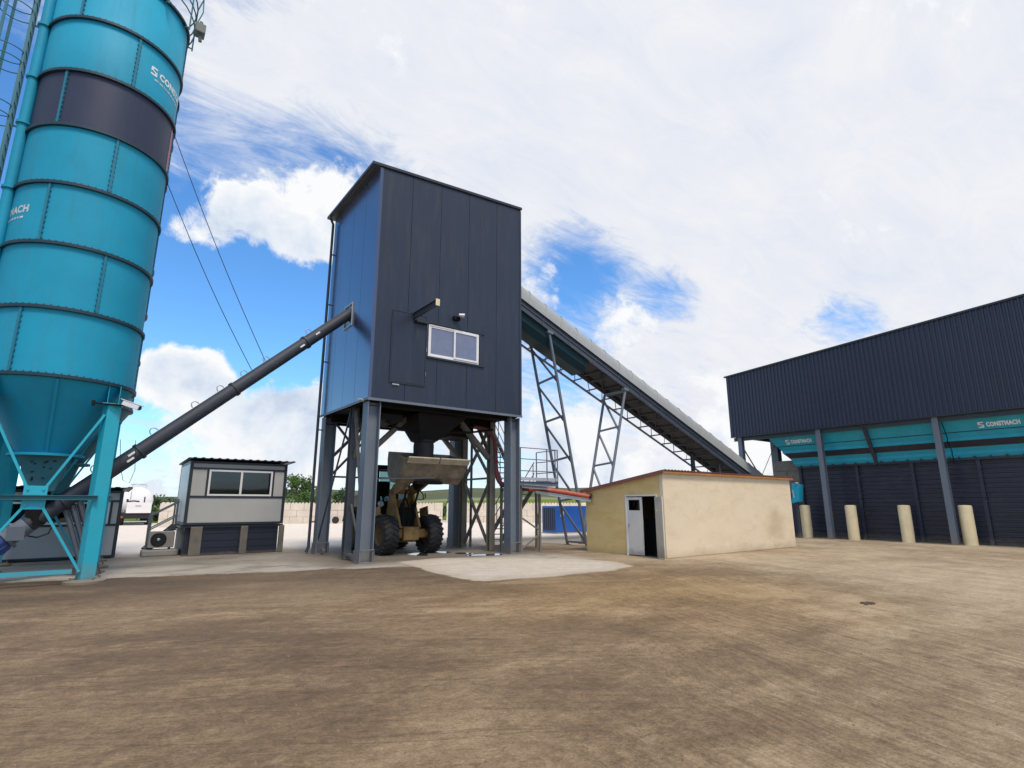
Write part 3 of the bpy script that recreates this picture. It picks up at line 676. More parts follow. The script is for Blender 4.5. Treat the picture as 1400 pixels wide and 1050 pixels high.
        gp=MB(); gp.bar(C+o*1.25-d*.2+Vector((0,0,zc)),C+o*1.25+d*.2+Vector((0,0,zc)),.02,.5)
        for i in (-.13,.13):
            for j in (-.17,.17): gp.tube(C+o*1.3+d*i+Vector((0,0,zc+j)),C+o*1.55+d*i+Vector((0,0,zc+j)),.022,n=6)
        gp.build('gusset_plate',M['teal_lit'],root)
    if front:
        # maker's word wrapped round the shell
        def wrap(mb,ph0,z0,name,parent,mat,rr=r+.006):
            mb.xf(lambda v:(lambda t:Vector((cx+rr*math.cos(t),cy+rr*math.sin(t),z0+v.y)))(an(ph0)+v.x/rr))
            return mb.build(name,mat,parent)
        wrap(wordmark(1.8,.2,.05),27.5,13.0,'lettering',shell,M['decal'])
        t=MB(); x=.06; rr=random.Random(2)
        while x<1.5:
            w=rr.uniform(.03,.12); t.add([(x,0,0),(x+w,0,0),(x+w,.05,0),(x,.05,0)],[(0,1,2,3)]); x+=w+.035
        wrap(t,30,12.86,'tagline',shell,M['decal_old'])
        wrap(wordmark(1.8,.2,.05),-48-math.degrees(1.8/r),8.36,'lettering',shell,M['decal_old'])
        t=MB(); x=.3; 
        while x<1.6:
            w=rr.uniform(.03,.12); t.add([(x,0,0),(x+w,0,0),(x+w,.05,0),(x,.05,0)],[(0,1,2,3)]); x+=w+.035
        wrap(t,-48-math.degrees(1.8/r),8.22,'tagline',shell,M['decal_old'])
        rd=MB(); n=8
        for k in range(n):
            p0=70+k*2.2; rd.add([cyl(p0,r+.006,10.78),cyl(p0+2.2,r+.006,10.78),cyl(p0+2.2,r+.006,12.1),cyl(p0,r+.006,12.1)],[(0,1,2,3)])
        rd.build('red_patch',M['red_decal'],root,label='faded red patch on the charcoal section')
        # filler pipe
        fp=MB(); px,py=cx-1.56,cy-.36
        fp.tube((px,py,.6),(px,py,15.3),.115,n=18)
        fp.pipe([(px,py,15.3),(px+.02,py,15.7),(px+.15,py,15.95),(px+.4,py+.1,16.0),(px+.8,py+.2,15.9)],.115,12)
        for z in (4.5,7.6,9.13,10.9,12.22,13.78,15.3): fp.tube((px,py,z-.03),(px,py,z+.03),.155,n=18)
        for z in (5.2,8.3,11.4,14.5): fp.bar((px+.05,py,z),(cx-r+.1,py+.15,z),.05,.05)
        fp.build('filler_pipe',M['teal'],root)
        # caged ladder
        ld=MB(); lx=cx-1.84; ly=cy-.15
        for dy in (-.2,.2): ld.bar((lx,ly+dy,2.6),(lx,ly+dy,16.3),.06,.03)
        z=2.8
        while z<16.2: ld.tube((lx,ly-.2,z),(lx,ly+.2,z),.013,n=6); z+=.3
        for z in (5,8,11,14): ld.bar((lx,ly+.2,z),(cx-r+.05,ly+.2,z),.04,.04)
        lad=ld.build('ladder',M['teal_dark'],root)
        cg=MB(); ccx=lx-.33; rr=.40
        hoop=[R(t) for t in range(35,326,15)]
        for t in (110,155,205,250):
            q=Vector((ccx+rr*math.cos(R(t)),ly+rr*math.sin(R(t)),0)); cg.bar(q+Vector((0,0,4.8)),q+Vector((0,0,16.4)),.065,.014,up=(math.cos(R(t)),math.sin(R(t)),0))
        z=4.8
        while z<16.5:
            for dz in (0,.28): cg.pipe([(lx,ly+.2,z+dz)]+[(ccx+rr*math.cos(t),ly+rr*math.sin(t),z+dz) for t in hoop]+[(lx,ly-.2,z+dz)],.014,6)
            z+=1.55
        cg.build('safety_cage',M['teal_dark'],lad)
        # railing and service box on the roof edge
        rl=MB(); rr=r+.16
        for zz in (15.75,16.1,16.5): rl.pipe([cyl(t,rr,zz) for t in range(0,361,10)],.02,6)
        for t in range(0,360,30): rl.tube(cyl(t,rr,15.25),cyl(t,rr,16.5),.02,n=6); rl.bar(cyl(t,r-.02,15.32),cyl(t,rr,15.32),.03,.03)
        rl.pipe([cyl(80,rr,16.5),cyl(78,rr+.12,16.9),cyl(72,rr+.1,17.2)],.018,6); rl.pipe([cyl(86,rr,16.1),cyl(88,rr+.14,16.7),cyl(86,rr+.1,17.3)],.018,6)
        rl.build('roof_railing',M['teal_dark'],root)
        bx=MB(); c0=cyl(82,rr+.10,15.88); bx.box(c0.x-.13,c0.y-.16,c0.z-.16,c0.x+.16,c0.y+.16,c0.z+.14); bx.tube(c0+Vector((.03,0,.14)),c0+Vector((.03,0,.30)),.05); bx.tube(c0+Vector((.04,0,-.16)),c0+Vector((.06,0,-.38)),.05,n=8)
        bx.build('junction_box',M['dullbox'],root,bev=.015)
    return root
SX,SY=-1.03,17.06
silo=make_silo(SX,SY,'tall teal bolted steel silo with a charcoal band and caged ladder',True)
silo2=make_silo(-.93,20.52,'second teal silo hidden behind the charcoal banded one, its cone showing',False)
tag(silo2,group='cement silos')
# square-section control box and flange seen under the far silo
# cctv camera on the leg
lx,ly=SX+1.1,SY-1.1
t=thing('security_camera','small white security camera clamped to the top of the teal silo leg','camera',(lx+.05,ly-.2,4.0))
mb=MB(); mb.tube((lx-.35,ly-.2,4.0),(lx+.22,ly-.24,4.0),.02,n=8); mb.box(lx-.4,ly-.24,3.94,lx-.33,ly-.16,4.06); mb.build('bracket',M['under'],t)
mb=MB(); mb.bar((lx+.2,ly-.26,4.06),(lx+.52,ly-.40,3.94),.13,.12); mb.bar((lx+.16,ly-.24,4.14),(lx+.58,ly-.42,3.99),.16,.015); mb.build('housing',M['white'],t,bev=.012)
mb=MB(); mb.tube((lx+.522,ly-.4005,3.939),(lx+.545,ly-.411,3.931),.045); mb.build('lens',M['black'],t)
mb=MB(); mb.pipe([(lx+.25,ly-.15,3.2),(lx+.32,ly-.15,2.6),(lx+.42,ly-.15,2.25),(lx+.55,ly-.15,2.2),(lx+.62,ly-.15,2.5),(lx+.55,ly-.15,3.2)],.007,5); mb.build('cable',M['black'],t)
# ------------------------------------------------------------------ screw conveyor
A0=Vector((SX,SY,1.35)); A1=Vector((6.42,18.15,8.32)); ad=(A1-A0).normalized(); AL=(A1-A0).length
au=thing('screw_conveyor','long dark grey tubular screw conveyor rising from the silo foot to the tower','conveyor',(SX,SY,0))
side=ad.cross(Vector((0,0,1))).normalized(); upv=side.cross(ad).normalized()
mb=MB(); mb.tube(A0-ad*.15,A0+ad*(AL+.05),.19,n=28); mb.build('tube',M['auger'],au)
for t in (.06,.245,.53,.80):
    p=A0+ad*AL*t
    mb=MB(); mb.tube(p-ad*.035,p+ad*.035,.22,n=24); fl=mb.build('flange',M['auger'],au)
for t in (.15,.30,.42,.50,.58,.66,.83):
    p=A0+ad*AL*t+upv*.2; 
    mb=MB(); mb.pipe([p+ad*(.1*math.cos(R(a)))+upv*(.13*math.sin(R(a))) for a in range(0,181,20)],.014,6); mb.build('lifting_eye',M['galv'],au)
for t,dn in ((.225,.1),(.215,-.09),(.845,.06),(.775,-.06)):
    p=A0+ad*AL*t-side*.0
    toC=(Vector((0,0,1.7))-p); toC=(toC-ad*toC.dot(ad)).normalized(); sd_=ad.cross(toC)
    q=p+(toC+sd_*(-dn*3)).normalized()*.193
    mb=MB(); mb.bar(q-ad*.09,q+ad*.09,.05,.006,up=toC); mb.build('type_plate',M['white'],au)
mb=MB(); mb.tube(A0-ad*.16,A0-ad*.55,.2,n=20); mb.tube(A0-ad*.55,A0-ad*.62,.26,n=20); mb.bar(A0-ad*.42-side*.05,A0-ad*.42+side*.28,.3,.3); mb.build('gearbox',M['steel'],au)
mb=MB(); mb.tube(A0-ad*.62,A0-ad*1.2,.21,n=20); mb.tube(A0-ad*1.2,A0-ad*1.3,.18,.15,n=20); mb.bar(A0-ad*.9+upv*.2,A0-ad*.9+upv*.33,.2,.16)
for k in range(12):
    tt=2*PI*k/12; mb.bar(A0-ad*.66+(side*math.cos(tt)+upv*math.sin(tt))*.22,A0-ad*1.16+(side*math.cos(tt)+upv*math.sin(tt))*.22,.012,.03)
mot=mb.build('motor',M['blue'],au)
mb=MB(); p=A0-ad*.3; mb.pipe([p-upv*.2,p-upv*.35+ad*.1,p-upv*.42+ad*.3,p-upv*.3+ad*.5,p-upv*.22+ad*.52],.02,6); mb.build('cable',M['black'],mot)
for k in range(3):
    q=A0+ad*(.55+.16*k)-upv*.2
    mb=MB(); mb.hbeam(q,(q.x+.55+.02*k,q.y+.25,.02),.09,.1,.012); mb.build('support_leg',M['steel'],au)
mb=MB(); q=A1-ad*.02
# inlet collar plate on the wall: bent white flashing
fy0,fy1,fz0,fz1=q.y-.36,q.y+.42,q.z-.52,q.z+.34
for (u0,v0,u1,v1) in ((fy0,fz0,fy0+.05,fz1),(fy1-.05,fz0,fy1,fz1),(fy0+.05,fz0,fy1-.05,fz0+.05),(fy0+.05,fz1-.05,fy1-.05,fz1)): mb.box(6.36,u0,v0,6.395,u1,v1)
mb.build('wall_flashing',M['galv'],au)
for z,t in ((12.25,.655),(10.7,.605)):
    p=Vector((SX+1.53,SY+.05,z)); q=A0+ad*AL*t+upv*.2
    mb=MB(); pts=[p.lerp(q,k/12)-Vector((0,0,.18*math.sin(PI*k/12))) for k in range(13)]; mb.pipe(pts,.011,5)
    o=mb.build('guy_cable',M['black'],None,base=tuple(q)); tag(o,'thin dark cable from silo to screw conveyor, tied '+('at the top of the charcoal band' if z>12 else 'under the charcoal band'),'cable','cables between silo and screw conveyor')

# ------------------------------------------------------------------ mixing tower
TA0,TA1,TB0,TB1,TZ=6.4,12.45,16.0,20.5,4.93
ztop=lambda a:13.0+(a-TA0)/(TA1-TA0)*.45
tw=thing('mixing_tower','dark anthracite clad tower box on grey steel columns above the loader','tower',((TA0+TA1)/2,(TB0+TB1)/2,0))
seam=[TA0+.02,7.63,8.79,9.99,11.26,TA1-.02]
mb=MB(); g_=.012
WIN=(8.41,10.5,6.60,7.78); 
def fpanel(mb,a0,a1,z0,z1a,z1b,b0,b1):
    mb.hexa([(a0,b0,z0),(a1,b0,z0),(a1,b1,z0),(a0,b1,z0),(a0,b0,z1a),(a1,b0,z1b),(a1,b1,z1b),(a0,b1,z1a)])
for i in range(5):
    a0,a1=seam[i]+g_/2,seam[i+1]-g_/2
    lo=max(a0,WIN[0]); hi=min(a1,WIN[1])
    if hi>lo:
        if a0<lo: fpanel(mb,a0,lo,TZ,ztop(a0),ztop(lo),TB0,TB0+.07)
        if hi<a1: fpanel(mb,hi,a1,TZ,ztop(hi),ztop(a1),TB0,TB0+.07)
        fpanel(mb,lo,hi,TZ,WIN[2],WIN[2],TB0,TB0+.07); fpanel(mb,lo,hi,WIN[3],ztop(lo),ztop(hi),TB0,TB0+.07)
    else: fpanel(mb,a0,a1,TZ,ztop(a0),ztop(a1),TB0,TB0+.07)
mb.build('front_wall',M['clad'],tw,bev=.004)
mb=MB()  # dark liner closing the joints
fpanel(mb,TA0+.1,WIN[0],TZ+.02,ztop(TA0)-.02,ztop(WIN[0])-.02,TB0+.075,TB0+.11); fpanel(mb,WIN[1],TA1-.1,TZ+.02,ztop(WIN[1])-.02,ztop(TA1)-.02,TB0+.075,TB0+.11)
fpanel(mb,WIN[0],WIN[1],TZ+.02,WIN[2],WIN[2],TB0+.075,TB0+.11); fpanel(mb,WIN[0],WIN[1],WIN[3],ztop(WIN[0])-.02,ztop(WIN[1])-.02,TB0+.075,TB0+.11)
mb.build('wall_liner',M['black'],tw)
mb=MB(); nb=4; bs=[TB0+.07+(TB1-TB0-.07)*k/nb for k in range(nb+1)]
for k in range(nb): mb.box(TA0,bs[k]+g_/2*(k>0),TZ,TA0+.07,bs[k+1]-g_/2,ztop(TA0)-.005)
mb.box(TA0+.075,TB0+.12,TZ+.02,TA0+.1,TB1-.05,ztop(TA0)-.03)
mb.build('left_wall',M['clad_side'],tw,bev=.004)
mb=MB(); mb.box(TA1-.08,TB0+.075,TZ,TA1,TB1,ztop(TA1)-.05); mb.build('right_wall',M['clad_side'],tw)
mb=MB(); mb.box(TA0+.1,TB1-.045,TZ,TA1-.085,TB1,ztop(TA0)-.03); mb.build('rear_wall',M['clad'],tw)
mb=MB(); mb.box(TA0-.012,TB0-.012,TZ,TA0+.0,TB0+.09,12.98); mb.box(TA0,TB0-.012,TZ,TA0+.10,TB0-.002,12.98); mb.build('corner_trim',M['clad_side'],tw); mb=MB(); mb.box(TA1-.09,TB0-.012,TZ,TA1+.004,TB0-.002,13.4); mb.build('corner_trim',M['clad'],tw)
mb=MB(); mb.box(TA0-.01,TB0-.035,TZ-.05,TA1+.01,TB0-.005,TZ+.03); mb.box(TA0-.03,TB0,TZ-.05,TA0-.004,TB1,TZ+.03); mb.build('drip_edge',M['galv'] if False else M['steel'],tw)
# roof: mono-pitch sheet with deep side eaves
ro=MB(); a0,a1,b0,b1=TA0-.20,TA1+.03,TB0-.06,TB1+.12
za=lambda a:ztop(a)
ro.hexa([(a0,b0,za(a0)),(a1,b0,za(a1)),(a1,b1,za(a1)),(a0,b1,za(a0)),(a0,b0,za(a0)+.11),(a1,b0,za(a1)+.11),(a1,b1,za(a1)+.11),(a0,b1,za(a0)+.11)])
roof=ro.build('roof',M['trim'],tw,bev=.015)
mb=MB(); mb.bar((a0-.05,b0+.02,za(a0)+.06),(a0-.05,b1,za(a0)+.06),.1,.10); mb.build('gutter',M['trim'],roof)
dp=MB(); dx,dy=6.28,20.36
dp.pipe([(a0-.05,dy,12.95),(dx,dy,12.7),(dx,dy,6),(dx,dy,.25),(dx-.08,dy-.05,.08)],.05,10)
for z in (1.1,4.4,7.0,9.3,11.4): dp.bar((dx,dy,z),(TA0+.1,dy,z),.05,.04)
dp.build('downpipe',M['trim'],tw)
# window
fr=MB(); w0,w1,z0,z1=WIN; y0=TB0-.035
def winframe(mb,a0,a1,z0,z1,y0,y1,t):
    mb.box(a0,y0,z0,a1,y1,z0+t); mb.box(a0,y0,z1-t,a1,y1,z1); mb.box(a0,y0,z0+t,a0+t,y1,z1-t); mb.box(a1-t,y0,z0+t,a1,y1,z1-t)
winframe(fr,w0+.02,w1-.02,z0+.02,z1-.02,y0+.015,TB0+.06,.05)
mid=(w0+w1)/2
winframe(fr,w0+.07,mid+.03,z0+.07,z1-.07,y0+.035,y0+.07,.055); winframe(fr,mid-.03,w1-.07,z0+.07,z1-.07,y0-.01,y0+.03,.065)
wi=fr.build('window',M['white'],tw,bev=.004)
for x0,x1,y in ((w0+.125,mid-.025,y0+.055),(mid+.035,w1-.135,y0+.012)):
    mb=MB(); mb.box(x0,y,z0+.12,x1,y+.008,z1-.12); mb.build('pane',M['towerglass'],wi)
mb=MB(); mb.box(w0-.06,TB0-.045,z1,w1+.22,TB0-.003,z1+.05); mb.box(w0-.06,TB0-.06,z0-.05,w1+.22,TB0-.003,z0); mb.box(w1,TB0-.04,z0,w1+.06,TB0-.003,z1); mb.build('window_flashing',M['trim'],tw)
# door
d0,d1,e0,e1=7.07,8.36,5.53,8.0
mb=MB(); winframe(mb,d0,d1,e0,e1,TB0-.03,TB0-.003,.035); do_=mb.build('door_frame',M['trim'],tw)
mb=MB(); mb.box(d0+.045,TB0-.022,e0+.045,d1-.045,TB0-.004,e1-.045); dl=mb.build('door',M['clad'],tw)
mb=MB(); mb.box(d0+.1,TB0-.05,e0-.07,d0+.34,TB0-.03,e0-.035); mb.build('latch',M['galv'],dl)
for k in range(3):
    mb=MB(); mb.tube((d1-.01,TB0-.04,e0+.35+k*.85),(d1-.01,TB0-.04,e0+.5+k*.85),.018,n=8); mb.build('hinge',M['steel'],dl)
mb=MB(); mb.hbeam((7.86,TB0+.05,7.92),(7.86,TB0-1.62,7.92),.10,.2,.014); hb=mb.build('hoist_beam',M['steel_dk'],tw)
mb=MB(); mb.box(7.79,TB0-1.635,7.81,7.93,TB0-1.621,8.03); mb.build('end_plate',M['bollard'],hb,label='yellowed end plate')
mb=MB(); mb.box(7.9,TB0-.16,7.70,8.34,TB0-.03,7.78); mb.build('rail_stub',M['trim'],tw)
la=MB(); la.box(9.36,TB0-.12,8.10,9.62,TB0-.005,8.22); la.box(9.45,TB0-.25,8.15,9.53,TB0-.12,8.19); lm=la.build('flood_lamp',M['under'],tw)
mb=MB(); mb.tube((9.50,TB0-.2,8.24),(9.68,TB0-.28,8.24),.07,.08,n=14); mb.build('lamp_head',M['galv'],lm)
mb=MB(); mb.tube((TA0-.02,TB0+.3,TZ-.04),(TA0-.2,TB0+.22,TZ-.02),.045,n=10); mb.build('corner_lamp',M['galv'],tw)
# columns
for (a,b) in ((6.45,16.05),(11.98,16.05),(6.45,20.03),(11.98,20.03)):
    a1_,b1_=a+.42,b+.42; mbx=MB(); mbx.hbeam(((a+a1_)/2,(b+b1_)/2,.03),((a+a1_)/2,(b+b1_)/2,TZ-.06),.42,.42,.03,up=(1,0,0))
    cl=mbx.build('column',M['steel'],tw)
    mb=MB(); cx_,cy_=(a+a1_)/2,(b+b1_)/2
    mb.box(a-.05,b-.05,0,a1_+.05,b1_+.05,.03)
    for s in (a-.02,a1_+.005): mb.box(s,b-.03,.03,s+.015,b1_+.03,.36)
    mb.box(a-.02,b-.03,.37,a1_+.02,b-.005,.40); mb.build('column_foot',M['steel'],cl)
for (a,b) in ((6.62,17.6),(12.18,17.6),(12.18,19.6)):
    mb=MB(); mb.hbeam((a,b,.02),(a,b,TZ-.06),.24,.24,.018,up=(0,1,0)); mb.build('inner_column',M['steel_dusty'] if a>9 else M['steel_dk'],tw)
mb=MB(); mb.box(TA0+.1,TB0+.12,TZ-.05,TA1-.1,TB1-.06,TZ-.02); mb.build('floor_plate',M['under'],tw)
for b in (16.3,17.6,19.6,20.25):
    mb=MB(); bh_=.12 if b<17 else .26; mb.hbeam((TA0+.1,b,TZ-.06-bh_/2),(TA1-.1,b,TZ-.06-bh_/2),.18,bh_,.015); mb.build('floor_beam',M['under'],tw)
def br(p,q,w=.1,mat='steel_dusty',name='brace'):
    mb=MB(); mb.bar(p,q,w,w*.8); mb.build(name,M[mat],tw)
br((6.74,17.6,2.95),(8.62,17.6,4.8),.2); br((12.06,17.6,3.45),(10.70,17.6,4.8),.2); br((12.06,19.6,3.45),(10.75,19.6,4.8),.18); br((6.85,20.1,3.45),(8.1,20.1,4.8),.12,'steel_dk')
br((6.9,20.2,2.7),(11.9,20.2,2.7),.08,'steel_dk'); br((6.85,20.2,2.75),(8.6,20.2,4.7),.09,'steel_dk'); br((6.85,20.16,4.7),(8.6,20.16,2.75),.09,'steel_dk')
for a in (12.18,):
    br((a,17.72,2.7),(a,19.48,2.7),.09)
    br((a-.02,17.72,.2),(a-.02,19.48,2.6)); br((a+.03,19.48,.2),(a+.03,17.72,2.6)); br((a-.02,17.72,2.8),(a-.02,19.48,4.75)); br((a+.03,19.48,2.8),(a+.03,17.72,4.75))
br((12.18,19.0,.05),(12.18,19.0,4.8),.08,'steel_dk','conduit_post')
br((6.62,16.5,.16),(6.62,17.5,.16),.1,'steel'); br((6.62,20.0,.16),(6.62,19.7,.16),.1,'steel')
br((6.6,17.48,4.75),(6.6,16.5,1.6),.09); br((6.65,16.5,4.7),(6.65,17.48,3.2),.08); br((6.64,17.48,1.7),(6.64,16.5,.35),.06)
br((6.5,20.05,.5),(6.52,17.7,4.7),.05,'steel_dk'); br((9.0,16.3,2.02+.55),(6.85,16.9,2.5),.05,'steel_dk','tie_rod')
# discharge hopper and chute
hp=MB(); c0,c1=9.05,17.25
hp.hexa([(c0-.34,c1-.34,3.86),(c0+.34,c1-.34,3.86),(c0+.34,c1+.34,3.86),(c0-.34,c1+.34,3.86),(c0-.62,c1-.75,4.76),(c0+1.35,c1-.75,4.76),(c0+1.35,c1+1.0,4.76),(c0-.62,c1+1.0,4.76)])
hop=hp.build('discharge_hopper',M['under'],tw,bev=.02)
mb=MB(); mb.lathe([(.33,3.92),(.36,3.7),(.35,3.4),(.31,3.1),(.30,3.02)],(c0,c1,0),24); mb.lathe([(.37,3.84),(.40,3.84),(.40,3.90),(.37,3.90)],(c0,c1,0),24,smooth=False); mb.build('rubber_chute',M['tyre'],hop)
mb=MB(); mb.box(7.0,16.6,4.4,7.9,19.2,4.62); mb.box(10.6,18.0,4.25,11.6,19.4,4.66); mb.pipe([(7.4,16.8,4.4),(7.9,16.9,4.2),(8.6,17.0,4.15),(10.8,17.0,4.3),(11.9,17.1,4.5)],.04,8); mb.build('mixer_underside',M['under'],tw)
# ------------------------------------------------------------------ wheel loader under the tower
lo=thing('wheel_loader','muddy yellow wheel loader raising its bucket under the tower chute','loader',(9.12,18.4,0))
ox,oy=9.12,18.4
T=lambda x,y,z:(ox+x,oy+y,z)
def wheel(x,y):
    sgn=1 if x>0 else -1
    w=MB(); r=.665; hw=.26
    w.lathe([(.36,-hw*.8),(.52,-hw),(.61,-hw*.95),(r-.02,-hw*.7),(r,0),(r-.02,hw*.7),(.61,hw*.95),(.52,hw),(.36,hw*.8)],T(x,y,r),40,axis='x')
    for k in range(22):
        for sd_ in (-1,1):
            t=2*PI*(k+(.5 if sd_>0 else 0))/22; p=Vector((0,math.cos(t),math.sin(t))); tt=Vector((0,-math.sin(t),math.cos(t)))
            c=Vector(T(x,y,r)); a=c+p*(r+.0)+Vector((sd_*.02,0,0)); b=c+p*(r-.05)+Vector((sd_*(hw*.98),0,0))+tt*.10
            w.bar(a,b,.075,.075,up=p)
    ty=w.build('wheel',M['tyre'],lo)
    m=MB(); m.lathe([(.0,-.10),(.16,-.10),(.18,-.02),(.29,.02),(.34,.10),(.37,.16),(.37,-.2)],T(x,y,r),24,axis='x')
    if sgn<0: m.xf(lambda v:Vector((2*(ox+x)-v.x,v.y,v.z)))
    m.xf(lambda v:Vector((v.x+sgn*.08,v.y,v.z)))
    m.build('rim',M['rim'],ty)
for x in (-.86,.86): wheel(x,0); wheel(x,2.6)
mb=MB(); mb.tube(T(-.75,0,.665),T(.75,0,.665),.16,n=16); mb.tube(T(-.28,0,.665),T(.28,0,.665),.27,n=20); mb.box(*T(-.62,-.2,.55),*T(.62,.2,.85)); mb.box(*T(-.3,-.34,.47),*T(.3,-.2,.92)); mb.build('front_axle',M['yellow'],lo,bev=.03)
mb=MB(); mb.tube(T(-.75,2.6,.665),T(.75,2.6,.665),.16,n=16); mb.tube(T(-.26,2.6,.665),T(.26,2.6,.665),.26,n=20); mb.build('rear_axle',M['yellow'],lo)
mb=MB()   # loader tower: two slanting plates with the dark gap between
for x in (-.42,.34):
    mb.prism([T(x,-.25,.9),T(x,.75,.75),T(x,.95,1.3),T(x,.75,2.25),T(x,.45,2.3),T(x,.30,1.9)],(.08,0,0))
mb.box(*T(-.34,.55,.8),*T(.34,.62,1.9)); mb.build('front_frame',M['yellow'],lo,bev=.01)
mb=MB(); mb.box(*T(-.30,.1,.9),*T(.30,.5,1.6)); mb.pipe([T(.2,.1,1.0),T(.25,-.1,1.3),T(.2,.1,1.7)],.03,8); mb.pipe([T(-.2,.05,1.0),T(-.25,-.12,1.4),T(-.1,.2,1.9)],.03,8); mb.pipe([T(0,.05,1.0),T(.05,-.1,1.5),T(0,.3,2.0)],.025,8); mb.build('hydraulic_hoses',M['under'],lo)
mb=MB()   # lift arm
for x in (-.40,.30):
    mb.prism([T(x,.72,2.22),T(x,.55,2.02),T(x,-.15,2.18),T(x,-.75,2.40),T(x,-1.12,2.50),T(x,-1.20,2.62),T(x,-1.08,2.72),T(x,-.55,2.70),T(x,.05,2.55),T(x,.5,2.40)],(.10,0,0))
mb.tube(T(-.42,-.65,2.54),T(.42,-.65,2.54),.12,n=14); mb.tube(T(-.44,.60,2.17),T(.44,.60,2.17),.09,n=14); mb.tube(T(-.44,-1.1,2.6),T(.44,-1.1,2.6),.09,n=14)
arm=mb.build('lift_arm',M['yellow'],lo,bev=.012)
mb=MB(); mb.prism([T(-.06,-.2,2.85),T(-.06,.05,2.95),T(-.06,-.55,2.2),T(-.06,-.75,2.25)],(.12,0,0)); mb.bar(T(0,-.62,2.25),T(0,-1.3,2.5),.12,.12); mb.build('tilt_lever',M['under'],arm)
mb=MB(); mb.tube(T(0,.7,2.5),T(0,.15,2.78),.07,n=12); mb.tube(T(0,.15,2.78),T(0,-.05,2.88),.035,n=10); mb.build('tilt_cylinder',M['under'],arm)
for x in (-.24,.24):
    mb=MB(); mb.tube(T(x,.35,1.0),T(x,-.05,1.75),.075,n=12); mb.tube(T(x,-.05,1.75),T(x,-.3,2.2),.04,n=10); mb.build('lift_cylinder',M['under'],lo)
mb=MB(); mb.pipe([T(.3,-.3,2.2),T(.42,-.3,2.05),T(.45,-.28,1.9),T(.52,-.3,1.95),T(.5,-.3,2.1)],.022,6); mb.bar(T(.1,-.3,1.88),T(.45,-.3,1.88),.03,.03); mb.build('hose_bracket',M['black'],arm)
bk=MB(); bw=1.20; bx0=.08
sec=[(-2.02,3.17),(-1.95,3.10),(-1.55,2.62),(-1.25,2.40),(-.85,2.46),(-.62,2.75),(-.58,3.25),(-.62,3.50)]
th=[(-2.02,3.20),(-1.92,3.17),(-1.52,2.68),(-1.24,2.47),(-.89,2.52),(-.68,2.78),(-.64,3.25),(-.66,3.50)]
n=len(sec)
for i in range(n-1):
    p=[sec[i],sec[i+1],th[i+1],th[i]]
    bk.prism([T(bx0-bw,*q) for q in p],(2*bw,0,0))
for x in (bx0-bw-.03,bx0+bw): bk.prism([T(x,*q) for q in sec],(.03,0,0))
bu=bk.build('bucket',M['bucket'],lo,bev=.006)
for k in range(2):
    mb=MB(); x0=bx0-bw+.03+k*bw; d=Vector((0,.45,-.55)).normalized(); mb.prism([T(x0,-2.10,3.24),T(x0,-2.13,3.20),T(x0,-2.0,3.03),T(x0,-1.95,3.06)],(bw-.05,0,0)); mb.build('cutting_edge',M['lip'],bu)
mb=MB(); mb.bar(T(-.5,-1.42,2.43),T(.5,-1.42,2.43),.28,.10); 
for x in (-.36,.36): mb.prism([T(x-.03,-1.3,2.4),T(x-.03,-.85,2.44),T(x-.03,-.95,2.62),T(x-.03,-1.3,2.66)],(.06,0,0))
mb.build('bucket_bracket',M['under'],bu)
# cab
cb=MB()
P0=[(-.72,1.15),(.72,1.15),(.74,2.55),(-.74,2.55)]
cb.prism([T(x,y,1.15) for x,y in P0],(0,0,.45))
for x,y in ((-.68,1.25),(.68,1.25),(-.7,2.5),(.7,2.5),(-.7,1.9),(.7,1.9)): cb.bar(T(x,y,1.6),T(x*.92,y+(.08 if y<2 else -.05),3.0),.07,.07)
cb.prism([T(-.74,1.15,3.0),T(.74,1.15,3.0),T(.72,2.62,3.0),T(-.72,2.62,3.0)],(0,0,.16)); cab=cb.build('cab',M['under'],lo,bev=.02)
mb=MB(); mb.prism([T(-.62,1.24,1.62),T(.62,1.24,1.62),T(.58,1.31,2.98),T(-.58,1.31,2.98)],(0,.01,0)); mb.prism([T(-.66,1.3,1.62),T(-.66,2.45,1.62),T(-.62,2.42,2.98),T(-.62,1.36,2.98)],(.01,0,0)); mb.prism([T(.66,1.3,1.62),T(.66,2.45,1.62),T(.62,2.42,2.98),T(.62,1.36,2.98)],(.01,0,0)); mb.build('glass',M['cabglass'],cab)
mb=MB(); mb.pipe([T(.16*math.cos(t),1.55+.06*math.sin(t),2.0+.15*math.sin(t)) for t in [2*PI*k/16 for k in range(17)]],.016,6); mb.bar(T(0,1.55,2.0),T(0,1.4,1.55),.04,.04); mb.build('steering_wheel',M['black'],cab)
mb=MB(); mb.box(*T(-.28,1.8,1.6),*T(.28,2.3,1.85)); mb.box(*T(-.26,2.18,1.85),*T(.26,2.32,2.6)); mb.build('seat',M['black'],cab,bev=.04)
for x in (-.6,.6):
    mb=MB(); mb.tube(T(x,1.1,1.72),T(x,1.0,1.72),.1,n=14); mb.build('headlight',M['galv'],lo)
mb=MB(); mb.prism([T(-.6,2.55,1.0),T(-.6,4.3,1.0),T(-.6,4.4,1.5),T(-.6,4.1,2.05),T(-.6,2.6,2.15)],(1.2,0,0)); mb.build('engine_hood',M['yellow'],lo,bev=.05)
mb=MB(); mb.box(*T(-.7,4.3,.7),*T(.7,4.6,1.35)); mb.build('counterweight',M['under'],lo,bev=.05)
mb=MB(); mb.box(*T(-.4,.75,.65),*T(.4,2.6,1.1)); mb.build('chassis',M['under'],lo)
